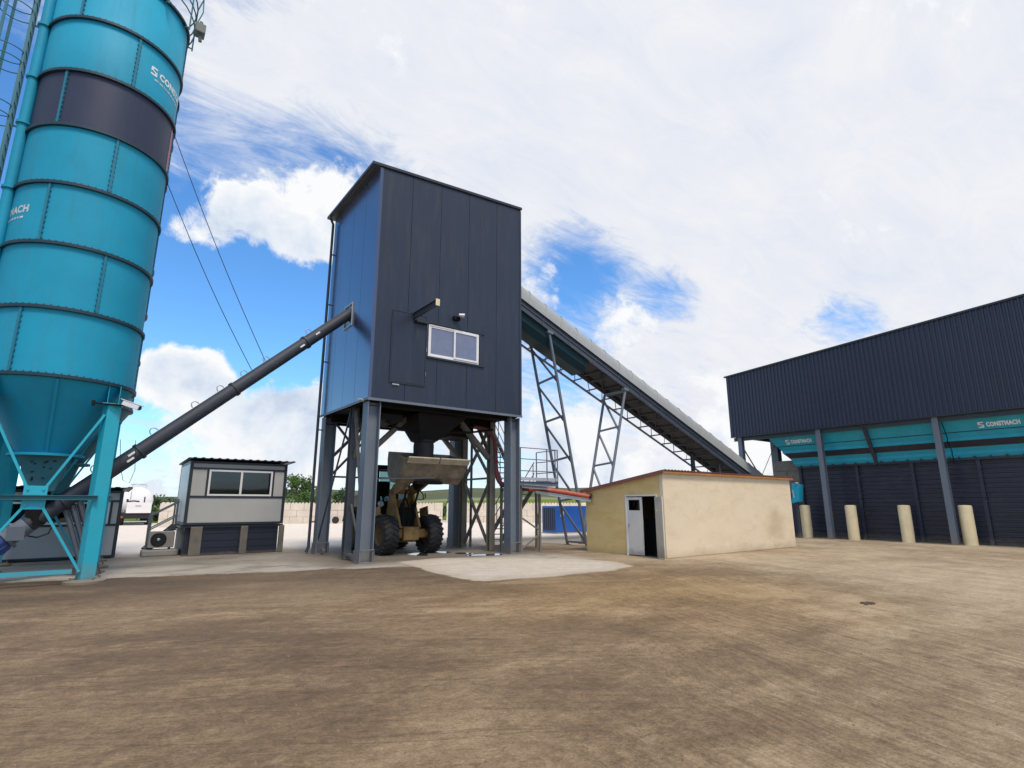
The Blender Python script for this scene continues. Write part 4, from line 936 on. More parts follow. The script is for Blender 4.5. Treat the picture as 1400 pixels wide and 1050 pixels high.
for x in (-1,1):
    mb=MB(); mb.lathe([(.84,-.3),(.86,-.3),(.86,.3),(.84,.3)],T(x*.86,2.6,.76),12,R(20),R(160),axis='x'); mb.build('fender',M['under'],lo)
    mb=MB(); mb.bar(T(x*.55,.75,1.3),T(x*.95,.85,1.45),.05,.05); mb.bar(T(x*.95,.9,1.4),T(x*.95,.3,1.5),.04,.3); mb.build('front_fender',M['yellow'],lo)

# ------------------------------------------------------------------ access platform and stairs right of the tower
ac=thing('access_stair','grey steel stair and railed landing beside the right tower column','stair',(13.4,17.0,0))
pz=2.52; pa0,pa1,pb0,pb1=12.55,14.42,16.25,17.55
mb=MB(); mb.box(pa0+.03,pb0+.03,pz-.02,pa1-.03,pb1-.03,pz+.0)
for k in range(16): 
    x=pa0+.05+k*(pa1-pa0-.1)/15; mb.box(x-.008,pb0+.03,pz+.0,x+.008,pb1-.03,pz+.03)
mb.build('landing_deck',M['steel_dk'],ac)
mb=MB(); mb.cbeam((pa0,pb0,pz-.05),(pa1,pb0,pz-.05),.06,.16,.012); mb.cbeam((pa0,pb1,pz-.05),(pa1,pb1,pz-.05),.06,.16,.012); mb.bar((pa0,pb0+.03,pz-.05),(pa0,pb1-.03,pz-.05),.02,.16); mb.bar((pa1,pb0+.03,pz-.05),(pa1,pb1-.03,pz-.05),.02,.16); mb.build('landing_frame',M['steel'],ac)
mb=MB(); mb.bar((pa0+.02,pb0-.012,pz+.12),(pa1,pb0-.012,pz+.12),.006,.12); mb.bar((pa1+.0,pb0,pz+.12),(pa1+.0,pb1,pz+.12),.006,.12); mb.build('toe_board',M['galv'],ac)
for (x,y) in ((12.62,pb0+.04),(13.52,pb0+.04),(12.62,pb1-.04),(14.36,pb1-.04)):
    mb=MB(); mb.bar((x,y,0),(x,y,pz-.13),.08,.08); mb.box(x-.09,y-.09,0,x+.09,y+.09,.015); mb.build('leg',M['steel_dusty'],ac)
for p,q in (((12.62,pb0+.04,1.25),(13.52,pb0+.04,.75)),((12.62,pb0+.04,.1),(13.52,pb0+.04,.62)),((13.52,pb0+.04,.7),(14.36,pb1-.04,1.6))):
    mb=MB(); mb.bar(p,q,.05,.05); mb.build('brace',M['steel_dusty'],ac)
rl=MB()
for (x,y) in ((pa0+.03,pb0),(13.88,pb0),(pa1,pb0),(pa1,pb1),(pa1-.12,pb0)): rl.tube((x,y,pz-.1),(x,y,pz+1.28),.024,n=8)
for z in (.42,.86,1.28): rl.tube((pa0+.03,pb0,pz+z),(pa1,pb0,pz+z),.017,n=8); rl.tube((pa1,pb0,pz+z),(pa1,pb1,pz+z),.017,n=8)
rp=MB(); rp.tube((13.5,pb1,pz-.1),(13.5,pb1,pz+1.28),.024,n=8); rp.build('railing_post',M['steel'],ac)
rl.build('railing',M['galv'] if False else M['steel'],ac)
def flight(p,q,wd,nst,name):    # between two points, treads across 'a'
    p=Vector(p); q=Vector(q); f=MB(); f.bar(p,q,.05,.18,up=(0,0,1)); f.bar(p+Vector((wd,0,0)),q+Vector((wd,0,0)),.05,.18); s=f.build(name,M['steel_dusty'],ac)
    t=MB()
    for k in range(nst):
        c=p.lerp(q,(k+.5)/nst); t.box(c.x+.03,c.y-.11,c.z-.01,c.x+wd-.03,c.y+.11,c.z+.02)
    t.build('tread',M['steel'],s)
    for e in (0,wd):
        h=MB(); o=Vector((e,0,0)); 
        for dz in (.5,.95): h.tube(p+o+Vector((0,0,dz)),q+o+Vector((0,0,dz)),.018,n=8)
        for u in (.03,.35,.67,.97): r_=p.lerp(q,u)+o; h.tube(r_,r_+Vector((0,0,.95)),.018,n=8)
        h.build('handrail',M['steel'],s)
flight((13.55,17.55,2.45),(13.55,19.9,.12),.75,10,'lower_flight')
flight((12.62,17.55,2.6),(12.62,19.3,5.0),.7,11,'upper_flight')
# red hose from the mixer down to the house, on its tray
mb=MB()
pts=[(11.2,17.4,4.6),(11.7,17.25,4.55),(12.05,17.25,4.3),(12.12,17.22,3.9),(12.12,17.2,3.3),(12.13,17.15,2.75),(12.22,17.0,2.45),(12.5,16.75,2.32),(13.0,16.3,2.27)]
def smooth(pts,it=2):
    pts=[Vector(p) for p in pts]
    for _ in range(it):
        n=[pts[0]]
        for a,b in zip(pts,pts[1:]): n+= [a*.75+b*.25,a*.25+b*.75]
        n.append(pts[-1]); pts=n
    return pts
mb.pipe(smooth(pts),.085,12); 
mb2=MB(); e=Vector((14.86,14.95,1.98)); mb2.pipe(smooth([(13.0,16.3,2.27),(13.5,16.05,2.26),(14.2,15.5,2.14),tuple(e)]),.085,12)
hs=thing('feed_hose','thick red hose running from the tower to the corner of the beige house','hose',(13.0,16.3,0))
mb.build('upper_run',M['maroon'],hs,label='dark maroon upper run'); mb2.build('lower_run',M['red'],hs)
mb=MB(); mb.lathe([(.13,-.05),(.13,.02),(.09,.02)],(0,0,0),20); d=Vector((.66,-.55,-.16)).normalized(); q=Vector((0,0,1)).rotation_difference(d); mb.xf(lambda v:q@v+e+d*.02); mb.build('end_collar',M['black'],hs)
ct=MB(); ct.cbeam((13.2,16.13,2.16),tuple(e+Vector((-.02,-.06,-.13))),.05,.1,.01); ct.cbeam((12.6,16.2,2.36),(13.6,15.9,2.30),.25,.12,.012)
o=ct.build('cable_tray',M['galv'],None,base=(13.2,16.13,2.16)); tag(o,'light metal tray carrying the red hose to the beige house','tray')
# ------------------------------------------------------------------ inclined belt conveyor
cv=thing('belt_conveyor','long inclined belt conveyor with pale curved hood climbing to the tower','conveyor',(20,17.9,0))
cz=lambda a:9.67-.408*(a-13.56)      # bottom of the side channel
ca0,ca1=12.40,33.0; cb0,cb1=17.3,18.5
dv=Vector((1,0,-.408)).normalized(); nv=Vector((.408,0,1)).normalized()
def cpt(a,b,off): # off metres above channel bottom, square to the belt
    return Vector((a,b,cz(a)))+nv*off
for b,fl,nm in ((cb0,False,'n'),(cb1,True,'f')):
    mb=MB(); mb.cbeam(cpt(ca0,b,.24),cpt(ca1,b,.24),.1,.48,.012,up=nv,flip=(b>18))
    mb.bar(cpt(ca0,b-(.03 if b<18 else -.03),.30),cpt(ca1,b-(.03 if b<18 else -.03),.30),.04,.05,up=nv)
    a=ca0+.6
    while a<ca1:
        mb.bar(cpt(a,b-(.02 if b<18 else -.02),.02),cpt(a,b-(.02 if b<18 else -.02),.46),.05,.035); a+=1.55
    mb.build('side_channel',M['beam'],cv)
# hood in lapped sections
nsec=22; 
for k in range(nsec):
    s0=ca0+.3+(ca1-ca0-.4)*k/nsec; s1=ca0+.3+(ca1-ca0-.4)*(k+1)/nsec+.04
    mb=MB(); rings=[]
    for s,gr in ((s0,1.0),(s1,.985)):
        rg=[]
        for j in range(13):
            t=PI*j/12; rg.append(cpt(s,17.9-(.66*gr)*math.cos(t),.47+.90*gr*(max(0,math.sin(t))**.72)))
        rings.append(rg)
    vs=rings[0]+rings[1]; fs=[(j,13+j,14+j,j+1) for j in range(12)]
    mb.add(vs,fs,0,True)
    # shallow standing seam at the lap
    mb.pipe([p+nv*.008 for p in rings[0]],.011,5)
    mb.build('hood',M['cover'],cv)
# belt, idlers and cross ties under it
mb=MB(); mb.prism([cpt(ca0,cb0+.12,.25),cpt(ca0,cb0+.35,.14),cpt(ca0,cb1-.35,.14),cpt(ca0,cb1-.12,.25),cpt(ca0,cb1-.12,.27),cpt(ca0,cb1-.35,.16),cpt(ca0,cb0+.35,.16),cpt(ca0,cb0+.12,.27)],cpt(ca1,0,0)-cpt(ca0,0,0)); mb.bar(cpt(17.3,17.9,.09),cpt(ca1,17.9,.09),.9,.015,up=nv); mb.build('belt',M['belt'],cv)
a=16.9
while a<ca1:
    mb=MB(); mb.bar(cpt(a,cb0+.06,.06),cpt(a,cb1-.06,.06),.09,.12,up=nv); mb.tube(cpt(a+.35,cb0+.06,-.14),cpt(a+.35,cb1-.06,-.14),.055,n=10); mb.bar(cpt(a+.35,cb0+.04,.04),cpt(a+.35,cb0+.04,-.2),.07,.015); mb.bar(cpt(a+.35,cb1-.04,.04),cpt(a+.35,cb1-.04,-.2),.07,.015)
    mb.bar(cpt(a,cb0+.1,.02),cpt(a+1.2,cb1-.1,.02),.05,.05,up=nv)
    mb.build('cross_tie',M['belt'],cv); a+=1.3
# drip pan under the head end
mb=MB(); A_=ca0; E_=17.4
secs=[(cb0+.02,0),(cb0+.06,-.30),(cb0+.26,-.56),(cb1-.26,-.56),(cb1-.06,-.30),(cb1-.02,0)]
mb.add([cpt(A_,b,o) for b,o in secs]+[cpt(E_,b,o*.98) for b,o in secs],[(j,6+j,7+j,j+1) for j in range(5)],0); mb.add([cpt(E_,b,o*.98) for b,o in secs],[(0,1,2,3,4,5)]); mb.build('drip_pan',M['pan'],cv)
# walkway on the far side
wb0,wb1=18.62,19.42
mb=MB()
for b in (wb0,wb1): mb.bar(cpt(ca0,b,-.02),cpt(ca1-1.5,b,-.02),.05,.10,up=nv)
a=ca0+.2
while a<ca1-1.6: 
    mb.bar(cpt(a,wb0,-.03),cpt(a,wb1,-.03),.05,.05,up=nv); a+=.95
wk=mb.build('walkway',M['beam'],cv)
a=ca0+.5
while a<ca1-2:
    mb=MB(); mb.bar(cpt(a,wb0,-.03),cpt(a+.95,wb1,-.03),.03,.03,up=nv); mb.build('walkway_brace',M['beam'],wk); a+=1.9
hr=MB()
for z in (.55,1.05): hr.bar(cpt(ca0,wb1,0)+Vector((0,0,z)),cpt(ca1-1.6,wb1,0)+Vector((0,0,z)),.03,.03)
a=ca0+.4
while a<ca1-2: hr.bar(cpt(a,wb1,0),cpt(a,wb1,0)+Vector((0,0,1.05)),.03,.03); a+=1.9
hr.build('walkway_handrail',M['beam'],wk)
def trestle(atop,abot,nb,w=.13,zb=0):
    t=None; ztp=cz(atop)-.12
    L_=Vector((atop,cb1+.12,ztp)); R_=Vector((atop,cb0-.02,ztp)); l_=Vector((abot,cb1-.2,zb)); r_=Vector((abot,cb0-.18,zb))
    mb=MB(); mb.tube(L_,l_,w*.5,n=12); mb.tube(R_,r_,w*.5,n=12); mb.bar(L_,R_,.12,.12)
    mb.box(l_.x-.12,l_.y-.12,0,l_.x+.12,l_.y+.12,.02) if zb==0 else None
    mb.box(r_.x-.12,r_.y-.12,0,r_.x+.12,r_.y+.12,.02) if zb==0 else None
    mb.bar(R_+Vector((-.15,0,.1)),R_+Vector((.15,0,.06)),.2,.12)
    t=mb.build('trestle',M['steel'],cv)
    r2=MB()
    for k in range(nb):
        u0=.04+(.96)*k/nb; u1=.04+.96*(k+1)/nb
        r2.bar(L_.lerp(l_,u0),R_.lerp(r_,min(u1,.985)),.075,.075)
        if k: r2.bar(L_.lerp(l_,u0-.015),R_.lerp(r_,u0-.03),.08,.08)
    r2.bar(L_.lerp(l_,.985),R_.lerp(r_,.985),.08,.08)
    r2.build('trestle_brace',M['steel'],t)
trestle(15.0,16.75,5); trestle(19.75,17.6,4); 
mb=MB(); mb.hbeam((26.2,18.3,0),(26.2,18.3,cz(26.2)-.1),.16,.16,.012); mb.build('support_post',M['steel_dk'],cv)
mb=MB(); mb.hbeam((27.4,17.5,0),(27.4,17.5,cz(27.4)-.1),.16,.16,.012); mb.build('support_post',M['steel_dk'],cv)
# ------------------------------------------------------------------ little beige house
h0,h1,k0,k1=14.97,23.36,11.66,15.28
hb_=2.20; hf_=2.74; zt=lambda b:hf_+(hb_-hf_)*(b-k0)/(k1-k0)
hu=thing('utility_house','low beige rendered house with mono-pitch sheet roof and half open door','house',((h0+h1)/2,(k0+k1)/2,0))
mb=MB(); mb.box(h0+.002,k0,0,h1,k0+.18,hf_); mb.build('long_wall',M['plaster'],hu,bev=.02)
D0,D1,DZ=11.93,13.32,2.03
mb=MB()
mb.prism([(h0,k0+.185,0),(h0,D0,0),(h0,D0,DZ),(h0,D1,DZ),(h0,D1,0),(h0,k1,0),(h0,k1,zt(k1)),(h0,k0+.185,zt(k0+.185))],(.2,0,0)); mb.build('gable_wall',M['plaster_y'],hu)
mb=MB(); mb.box(h0+.2,k1-.18,0,h1,k1,hb_); mb.prism([(h1-.2,k0+.185,0),(h1-.2,k1-.185,0),(h1-.2,k1-.185,zt(k1-.185)),(h1-.2,k0+.185,zt(k0+.185))],(.198,0,0)); mb.build('back_wall',M['plaster_y'],hu)
mb=MB(); mb.box(h0+.2,k0+.18,.0,h1-.2,k1-.18,.02); mb.box(h0+1.0,k0+.4,.02,h0+1.5,D1,1.2); mb.build('interior_floor',M['interior'],hu)
# corrugated sheet roof, ribs run down the slope
mb=MB(); n=48; ov=.12; prof=[]; A0_=h0-.10; A1_=h1+.10; step=(A1_-A0_)/n
for i in range(n):
    x=A0_+i*step; prof+= [(x,0),(x+step*.55,0),(x+step*.65,.06),(x+step*.9,.06)]
prof.append((A1_,0))
b0,b1=k0-ov,k1+.2
vs=[(x,b0,zt(b0)+.03+z) for x,z in prof]+[(x,b1,zt(b1)+.03+z) for x,z in prof]; m_=len(prof)
mb.add(vs,[(i,i+1,m_+i+1,m_+i) for i in range(m_-1)]); mb.add([(x,y,z-.006) for x,y,z in vs],[(i,m_+i,m_+i+1,i+1) for i in range(m_-1)])
rf=mb.build('roof',M['roofred'],hu)
mb=MB(); mb.box(h0-.09,b0+.005,zt(b0)-.045,h1+.09,b0+.03,zt(b0)+.015); mb.build('eave_board',M['edge'],rf)
mb=MB(); mb.prism([(h0-.12,b0,zt(b0)-.05),(h0-.12,b1,zt(b1)-.05),(h0-.12,b1,zt(b1)+.07),(h0-.12,b0,zt(b0)+.07)],(.018,0,0)); mb.build('verge_trim',M['roofred'],rf)
# doors
mb=MB()
mb.box(h0-.02,D0-.0,0,h0+.05,D0+.05,DZ); mb.box(h0-.02,D1-.05,0,h0+.05,D1,DZ); mb.box(h0-.02,D0+.05,DZ-.05,h0+.05,D1-.05,DZ); mb.build('door_frame',M['white'],hu)
def leafdoor(W_,H_):
    f=MB(); f.box(0,0,.03,.04,W_,H_*.74); f.box(0,0,H_*.74,.04,.09,H_); f.box(0,W_-.09,H_*.74,.04,W_,H_); f.box(0,.09,H_-.09,.04,W_-.09,H_); f.box(0,.09,H_*.74,.04,W_-.09,H_*.74+.06)
    f.box(-.006,.10,.12,.0,W_-.1,H_*.70); return f
def placedoor(f,piv,ang,mat,pmat,dark):
    c,s=math.cos(ang),math.sin(ang)
    tr=lambda v:Vector((piv[0]+v.x*c-v.y*s,piv[1]+v.x*s+v.y*c,v.z))
    W_=max(v[1] for v in f.v); f.xf(tr); o=f.build('door',mat,hu,bev=.006)
    p=MB(); p.box(.015,.09,DZ*.74*.97+.06,.022,W_-.09,1.9); p.xf(tr); p.build('pane',pmat,o)
    hd=MB(); hd.bar((-.05,W_-.07,1.0),(-.05,W_-.17,1.0),.02,.02); hd.bar((0,W_-.07,1.0),(-.05,W_-.07,1.0),.02,.02); hd.box(-.008,W_-.09,.92,0,W_-.05,1.08); hd.xf(tr); hd.build('handle',M['galv'],o)
    return o
f=leafdoor(.68,1.95); placedoor(f,(h0+.0,D1-.73),0,M['door'],M['glass'],1)
f=leafdoor(.62,1.95); o=placedoor(f,(h0-.03,D0+.04),R(150),M['doordirty'],M['doordirty'],0)
# ------------------------------------------------------------------ aggregate shed
sh=thing('aggregate_shed','long navy corrugated shed roof on steel columns above the bins','shed',(33,9,0))
s0,s1=-6.0,18.06; sa=29.8; st=lambda b:9.21+(18.06-b)*.0678; sbz=5.60
mb=MB(); pitch=.20; n=int((s1-s0)/pitch); prof=[]
for i in range(n):
    b=s1-i*pitch; prof+= [(b,0),(b-.09,0),(b-.115,.05),(b-.175,.05)]
prof.append((s1-n*pitch,0)); m_=len(prof)
vs=[(sa-o,b,sbz) for b,o in prof]+[(sa-o,b,st(b)) for b,o in prof]
mb.add(vs,[(i,i+1,m_+i+1,m_+i)[::-1] for i in range(m_-1)])
mb.add([(sa+.012-o,b,sbz) for b,o in prof]+[(sa+.012-o,b,st(b)) for b,o in prof],[(i,i+1,m_+i+1,m_+i) for i in range(m_-1)])
mb.add([(sa-o,b,sbz) for b,o in prof]+[(sa+.012-o,b,sbz) for b,o in prof],[(i,i+1,m_+i+1,m_+i) for i in range(m_-1)])
fa=mb.build('front_cladding',M['clad_shed'] if 'clad_shed' in M else M['clad'],sh)
mb=MB(); n2=40; bb=36.5
mb.box(sa+.02,s1-.05,sbz,bb,s1,sbz+3.5); mb.build('end_cladding',M['clad'],sh)
mb=MB(); mb.box(bb-.05,s0,sbz-.3,bb,s1-.06,8.9); mb.box(sa+.35,s0,sbz+1.2,bb-.06,s1-.06,sbz+1.22); mb.build('rear_cladding',M['trim'],sh)
mb=MB(); mb.prism([(sa-.10,s0,st(s0)),(sa-.10,s1+.08,st(s1+.08)),(sa-.10,s1+.08,st(s1+.08)+.09),(sa-.10,s0,st(s0)+.09)],(.05,0,0)); mb.build('roof_edge',M['trim'],sh)
mb=MB(); mb.hexa([(sa-.04,s0,st(s0)),(bb,s0,st(s0)-.2),(bb,s1,st(s1)-.2),(sa-.04,s1,st(s1)),(sa-.04,s0,st(s0)+.06),(bb,s0,st(s0)-.14),(bb,s1,st(s1)-.14),(sa-.04,s1,st(s1)+.06)]); mb.build('roof',M['trim'],sh)
mb=MB(); mb.box(sa-.045,s0,sbz-.05,sa+.03,s1,sbz+.0); mb.build('bottom_trim',M['trim'],sh)
mb=MB()
for a in (sa+.16,): mb.hbeam((a,s0,sbz-.16),(a,s1-.1,sbz-.16),.16,.2,.012)
mb.build('eaves_beam',M['steel_dk'],sh)
for b in (17.55,13.14,8.07,3.0,-2.0):
    mb=MB(); mb.hbeam((29.98,b,.02),(29.98,b,sbz-.06),.24,.28,.016,up=(1,0,0)); cl=mb.build('column',M['steel'],sh,bev=0)
    mb=MB(); mb.box(29.8,b-.2,0,30.16,b+.2,.025); mb.build('base_plate',M['steel_dusty'],cl)
for b in (17.4,12.9,7.9,3.0):
    mb=MB(); mb.hbeam((33.6,b,.02),(33.6,b,sbz+2.6),.42,.45,.02,up=(1,0,0)); mb.build('rear_column',M['steel_dk'] if b<17 else M['steel'],sh)
mb=MB(); mb.bar((30.1,17.5,4.9),(32.6,17.4,2.2),.05,.05); mb.bar((33.4,17.35,5.3),(31.0,17.45,2.6),.025,.025); mb.build('tie_rod',M['steel_dk'],sh)
for b in (15.7,14.4,11,9,6): 
    mb=MB(); mb.hbeam((sa+.26,b,sbz+.2),(bb,b,sbz+.2),.14,.2,.012); mb.build('cross_beam',M['steel_dk'],sh)
# teal feed bins: sloping front plates
def slope(u): # u=0 at the top lip, 1 at the foot
    return (30.0+1.0*u, 5.45-1.72*u)
FO=Vector((-1.72,0,-1.0)).normalized()      # outward normal of the sloping plate (towards the yard and down)
bins=[(16.0,14.9,10.75,10.75,'leftmost teal feed bin with white lettering under the shed'),(10.65,10.65,5.35,5.35,'middle teal feed bin between the two lettered bins'),(5.25,5.25,-.1,-.1,'teal feed bin at the right edge of the photo')]
for (t0,f0,t1,f1,lab) in [(16.0,14.87,11.0,11.0,'leftmost teal feed bin with white lettering under the shed'),(10.96,10.96,7.9,7.9,'unlettered teal feed bin second from the left under the shed'),(7.86,7.86,2.9,2.9,'lettered teal feed bin nearest the right edge of the photo')]:
    bn=thing('feed_bin',lab,'bin',(31.0,(f0+f1)/2,3.7),0,'teal feed bins under the shed')
    lerp=lambda u:(t0+(f0-t0)*u,t1+(f1-t1)*u)
    # folded stiffening steps: (u, outward offset, material)
    prof=[(-.12,0,0),(.34,0,0),(.345,-.03,1),(.365,-.03,0),(.37,0,0),(.49,0,0),(.53,.09,0),(.545,.09,1),(.715,.0,1),(.73,.0,0),(.83,0,0),(.875,.10,0),(1.0,.10,0)]
    mb=MB(); rows=[]
    for u,o,mi in prof:
        a,z=slope(u); l,r_=lerp(u); p=FO*o; rows.append(((a+p.x,l,z+p.z),(a+p.x,r_,z+p.z)))
    for i in range(len(rows)-1):
        mb.add([rows[i][0],rows[i+1][0],rows[i+1][1],rows[i][1]],[(0,1,2,3)],1 if (prof[i][2]==1) else 0)
    # body behind: side plates and rear
    a0,z0=slope(0); a1,z1=slope(1)
    mb.add([(a0,t0,z0),(a1,f0,z1),(a1+1.4,f0,z1),(a0+3.2,t0,z0)],[(0,3,2,1)],0); mb.add([(a0,t1,z0),(a1,f1,z1),(a1+1.4,f1,z1),(a0+3.2,t1,z0)],[(0,1,2,3)],0)
    mb.add([(a0+3.2,t0,z0),(a1+1.4,f0,z1),(a1+1.4,f1,z1),(a0+3.2,t1,z0)],[(0,3,2,1)],0)
    fp=mb.build('hopper_plate',[M['teal_bin'] if 'teal_bin' in M else M['teal'],M['band_bin'] if 'band_bin' in M else M['slat']],bn)
    for b in ([t1] if t1>8 else []):
        mb=MB(); p=slope(.0); q=slope(.98); mb.bar(Vector((p[0],b-.02,p[1]))+FO*.09,Vector((q[0],b-.02,q[1]))+FO*.09,.16,.10,up=FO); mb.build('seam_rib',M['slat'],bn)
    mb=MB(); a,z=slope(1.0); mb.bar((a+FO.x*.1,f0,z-.04),(a+FO.x*.1,f1,z-.04),.12,.10)
    b=f0-.2
    while b>f1: mb.bar((a-.16,b,z-.02),(a-.16,b,z+.06),.06,.08); b-=.55
    mb.build('bottom_flange',M['slat'],bn)
    if 'lettered' in lab and 'unlettered' not in lab or 'lettering' in lab:
        w=1.38; wm=wordmark(w,.22,.06); bs=15.05 if t0>15 else 6.66
        dirU=(Vector((slope(1)[0],0,slope(1)[1]))-Vector((slope(0)[0],0,slope(0)[1]))).normalized()
        u0=.28
        org=Vector((slope(u0)[0],bs,slope(u0)[1]))+FO*.012
        wm.xf(lambda v:org+Vector((0,-v.x,0))-dirU*v.y); wm.build('lettering',M['decal'],fp)
for (p,q) in (((30.05,12.6,4.75),(30.9,11.7,3.75)),((30.1,8.3,5.3),(30.85,8.55,3.75))):
    pass
# slatted wall below the bins
sw=thing('slatted_wall','dark navy ribbed panel wall below the teal bins','wall',(31.1,6,0))
mb=MB(); zz=0.02; hgt=.206; k=0; wa=31.06
prof=[]
while zz<3.62:
    prof+= [(wa,zz),(wa,zz+hgt*.62),(wa-.055,zz+hgt*.70),(wa-.055,zz+hgt*.93)]; zz+=hgt
prof.append((wa,zz)); lb,rb=14.87,-3.0
mb.add([(a,lb,z) for a,z in prof]+[(a,rb,z) for a,z in prof],[(i,len(prof)+i,len(prof)+i+1,i+1)[::-1] for i in range(len(prof)-1)])
mb.box(wa+.02,lb,0,wa+.08,rb,3.7); mb.box(wa+.08,lb-.06,0,wa+2.6,lb,3.6); mb.box(wa+.5,lb,0,wa+.6,lb+2.0,2.3)
mb.build('ribbed_panel',M['slat'],sw)
for b in (14.8,11.95,9.55,7.05,4.6,2):
    mb=MB(); mb.bar((wa-.09,b,.0),(wa-.09,b,3.66),.14,.1,up=(1,0,0)); mb.tube((wa-.16,b,1.95),(wa-.16,b,2.03),.05,n=8); mb.build('post',M['slat'],sw)
# concrete bollards before it
bl=None
labs=['round yellowish concrete bollard nearest the beige house corner','round concrete bollard just right of the first shed column','round concrete bollard midway between the two shed columns','round concrete bollard touching the right hand shed column','round concrete bollard at the right edge of the photo']
for i,b in enumerate((14.43,12.2,9.9,7.62,5.15)):
    mb=MB(); r=.25; mb.lathe([(r+.01,0),(r,.04),(r,1.62),(r-.03,1.67),(0,1.68)],(30.25,b,0),36)
    o=mb.build('bollard',M['bollard'],None,base=(30.25,b,0)); o.location=(30.25,b,0); tag(o,labs[i],'bollard','concrete bollards in front of the slatted wall')
    bl=o
# things in the gap between house and bins
#@@STACK
ch=thing('chute_gate','small teal chute gate at the corner of the slatted wall','gate',(29.6,14.72,0))
mb=MB(); mb.prism([(29.5,14.72,1.75),(29.62,14.42,1.85),(29.62,14.30,2.72),(29.5,14.62,2.78)],(.5,0,0)); mb.build('gate_box',M['teal'],ch,bev=.02)
mb=MB(); mb.bar((29.48,14.6,2.45),(29.46,14.55,2.05),.04,.05); mb.tube((29.6,14.4,2.78),(29.6,14.4,2.86),.08,n=10); mb.build('actuator',M['galv'],ch)
mb=MB(); mb.bar((29.75,14.6,0),(29.75,14.6,1.8),.12,.12); mb.build('stand',M['slat'],ch)
# ------------------------------------------------------------------ site offices
def office(a0,a1,b0,b1,z0,z1,label,win,name='site_office',plinth=False):
    t=thing(name,label,'office',((a0+a1)/2,(b0+b1)/2,0),0,'prefabricated site offices')
    w0,w1,wz0,wz1=win; e=.05
    mb=MB()
    mb.box(a0+.06,b0,z0+.06,a1-.06,b0+e,wz0-.1); mb.box(a0+.06,b0,wz0-.04,w0-.04,b0+e,wz1+.02); mb.box(w1+.04,b0,wz0-.04,a1-.06,b0+e,wz1+.02); mb.box(a0+.06,b0,wz1+.08,a1-.06,b0+e,z1-.18)
    mb.build('front_panel',M['panel'],t)
    mb=MB(); mb.box(a0,b0+.08,z0+.06,a0+e,b1-.08,z1-.12); mb.build('side_panel',M['white'] if plinth else M['panel'],t)
    mb=MB(); mb.box(a1-e,b0+.08,z0+.06,a1,b1-.08,z1-.12); mb.box(a0+.06,b1-e,z0+.06,a1-.06,b1,z1-.12); mb.build('rear_panel',M['panel'],t)
    mb=MB(); mb.box(a0+.05,b0+.06,z0,a1-.05,b1-.06,z0+.05); mb.box(a0+.05,b0+.06,z1-.14,a1-.05,b1-.06,z1-.1); mb.build('floor',M['interior'],t)
    mb=MB(); g=-.02
    for x in (a0,a1-.09): mb.box(x-.005,b0+g,z0,x+.095,b0+.075,z1-.1); 
    for x in (a0-.008,a1-.07):
        rp=MB(); rp.box(x,b1-.08,z0,x+.078,b1+.01,z1-.1); rp.build('corner_post',M['trim'],t)
    mb.box(a0+.09,b0+g,z0,a1-.09,b0-.002,z0+.075); mb.box(a0+.09,b0+g,z1-.18,a1-.09,b0-.002,z1-.1); mb.box(a0+.09,b0+g,wz0-.10,a1-.09,b0-.002,wz0-.03); mb.box(a0+.09,b0+g,wz1+.02,a1-.09,b0-.002,wz1+.085)
    for x in (w0-.09,w1+.02): mb.box(x,b0+g,wz0-.03,x+.07,b0-.002,wz1+.02)
    mb.build('trim',M['trim'],t)
    for zz0,zz1 in ((z0,z0+.1),(z1-.2,z1-.1)):
        mb=MB(); mb.box(a0-.012,b0+.075,zz0,a0-.002,b1-.08,zz1); mb.build('side_trim',M['trim'],t)
    f=MB(); m_=(w0+w1)/2
    winframe(f,w0-.02,w1+.02,wz0-.03,wz1+.02,b0-.03,b0+.03,.06); f.box(m_-.035,b0-.028,wz0+.03,m_+.035,b0+.028,wz1-.04); wi=f.build('window',M['white'],t)
    for x0,x1 in ((w0+.04,m_-.035),(m_+.035,w1-.04)):
        p=MB(); p.box(x0,b0-.004,wz0+.03,x1,b0+.004,wz1-.04); p.build('pane',M['glass'],wi)
    # corrugated roof sheet with an overhang
    mb=MB(); n=14; A0_,A1_=a0-.10,a1+.22; st_=(A1_-A0_)/n; pr=[]
    for i in range(n): x=A0_+i*st_; pr+= [(x,0),(x+st_*.5,0),(x+st_*.6,.022),(x+st_*.9,.022)]
    pr.append((A1_,0)); q=len(pr); y0,y1=b0-.22,b1+.15
    mb.add([(x,y0,z1+z) for x,z in pr]+[(x,y1,z1-.08+z) for x,z in pr],[(i,i+1,q+i+1,q+i) for i in range(q-1)])
    mb.add([(x,y0,z1+z-.03) for x,z in pr]+[(x,y1,z1-.11+z) for x,z in pr],[(i,q+i,q+i+1,i+1) for i in range(q-1)])
    mb.add([(x,y0,z1+z) for x,z in pr]+[(x,y0,z1+z-.03) for x,z in pr],[(i,q+i,q+i+1,i+1) for i in range(q-1)])
    mb.add([(A1_,y0,z1),(A1_,y1,z1-.08),(A1_,y1,z1-.11),(A1_,y0,z1-.03)],[(0,1,2,3)]); mb.build('roof',M['roofdk'],t)
    return t
of=office(2.52,5.72,21.82,24.3,1.02,3.28,'grey site office with a wide two pane window raised on a navy plinth',(3.14,5.2,2.03,2.88),plinth=True)
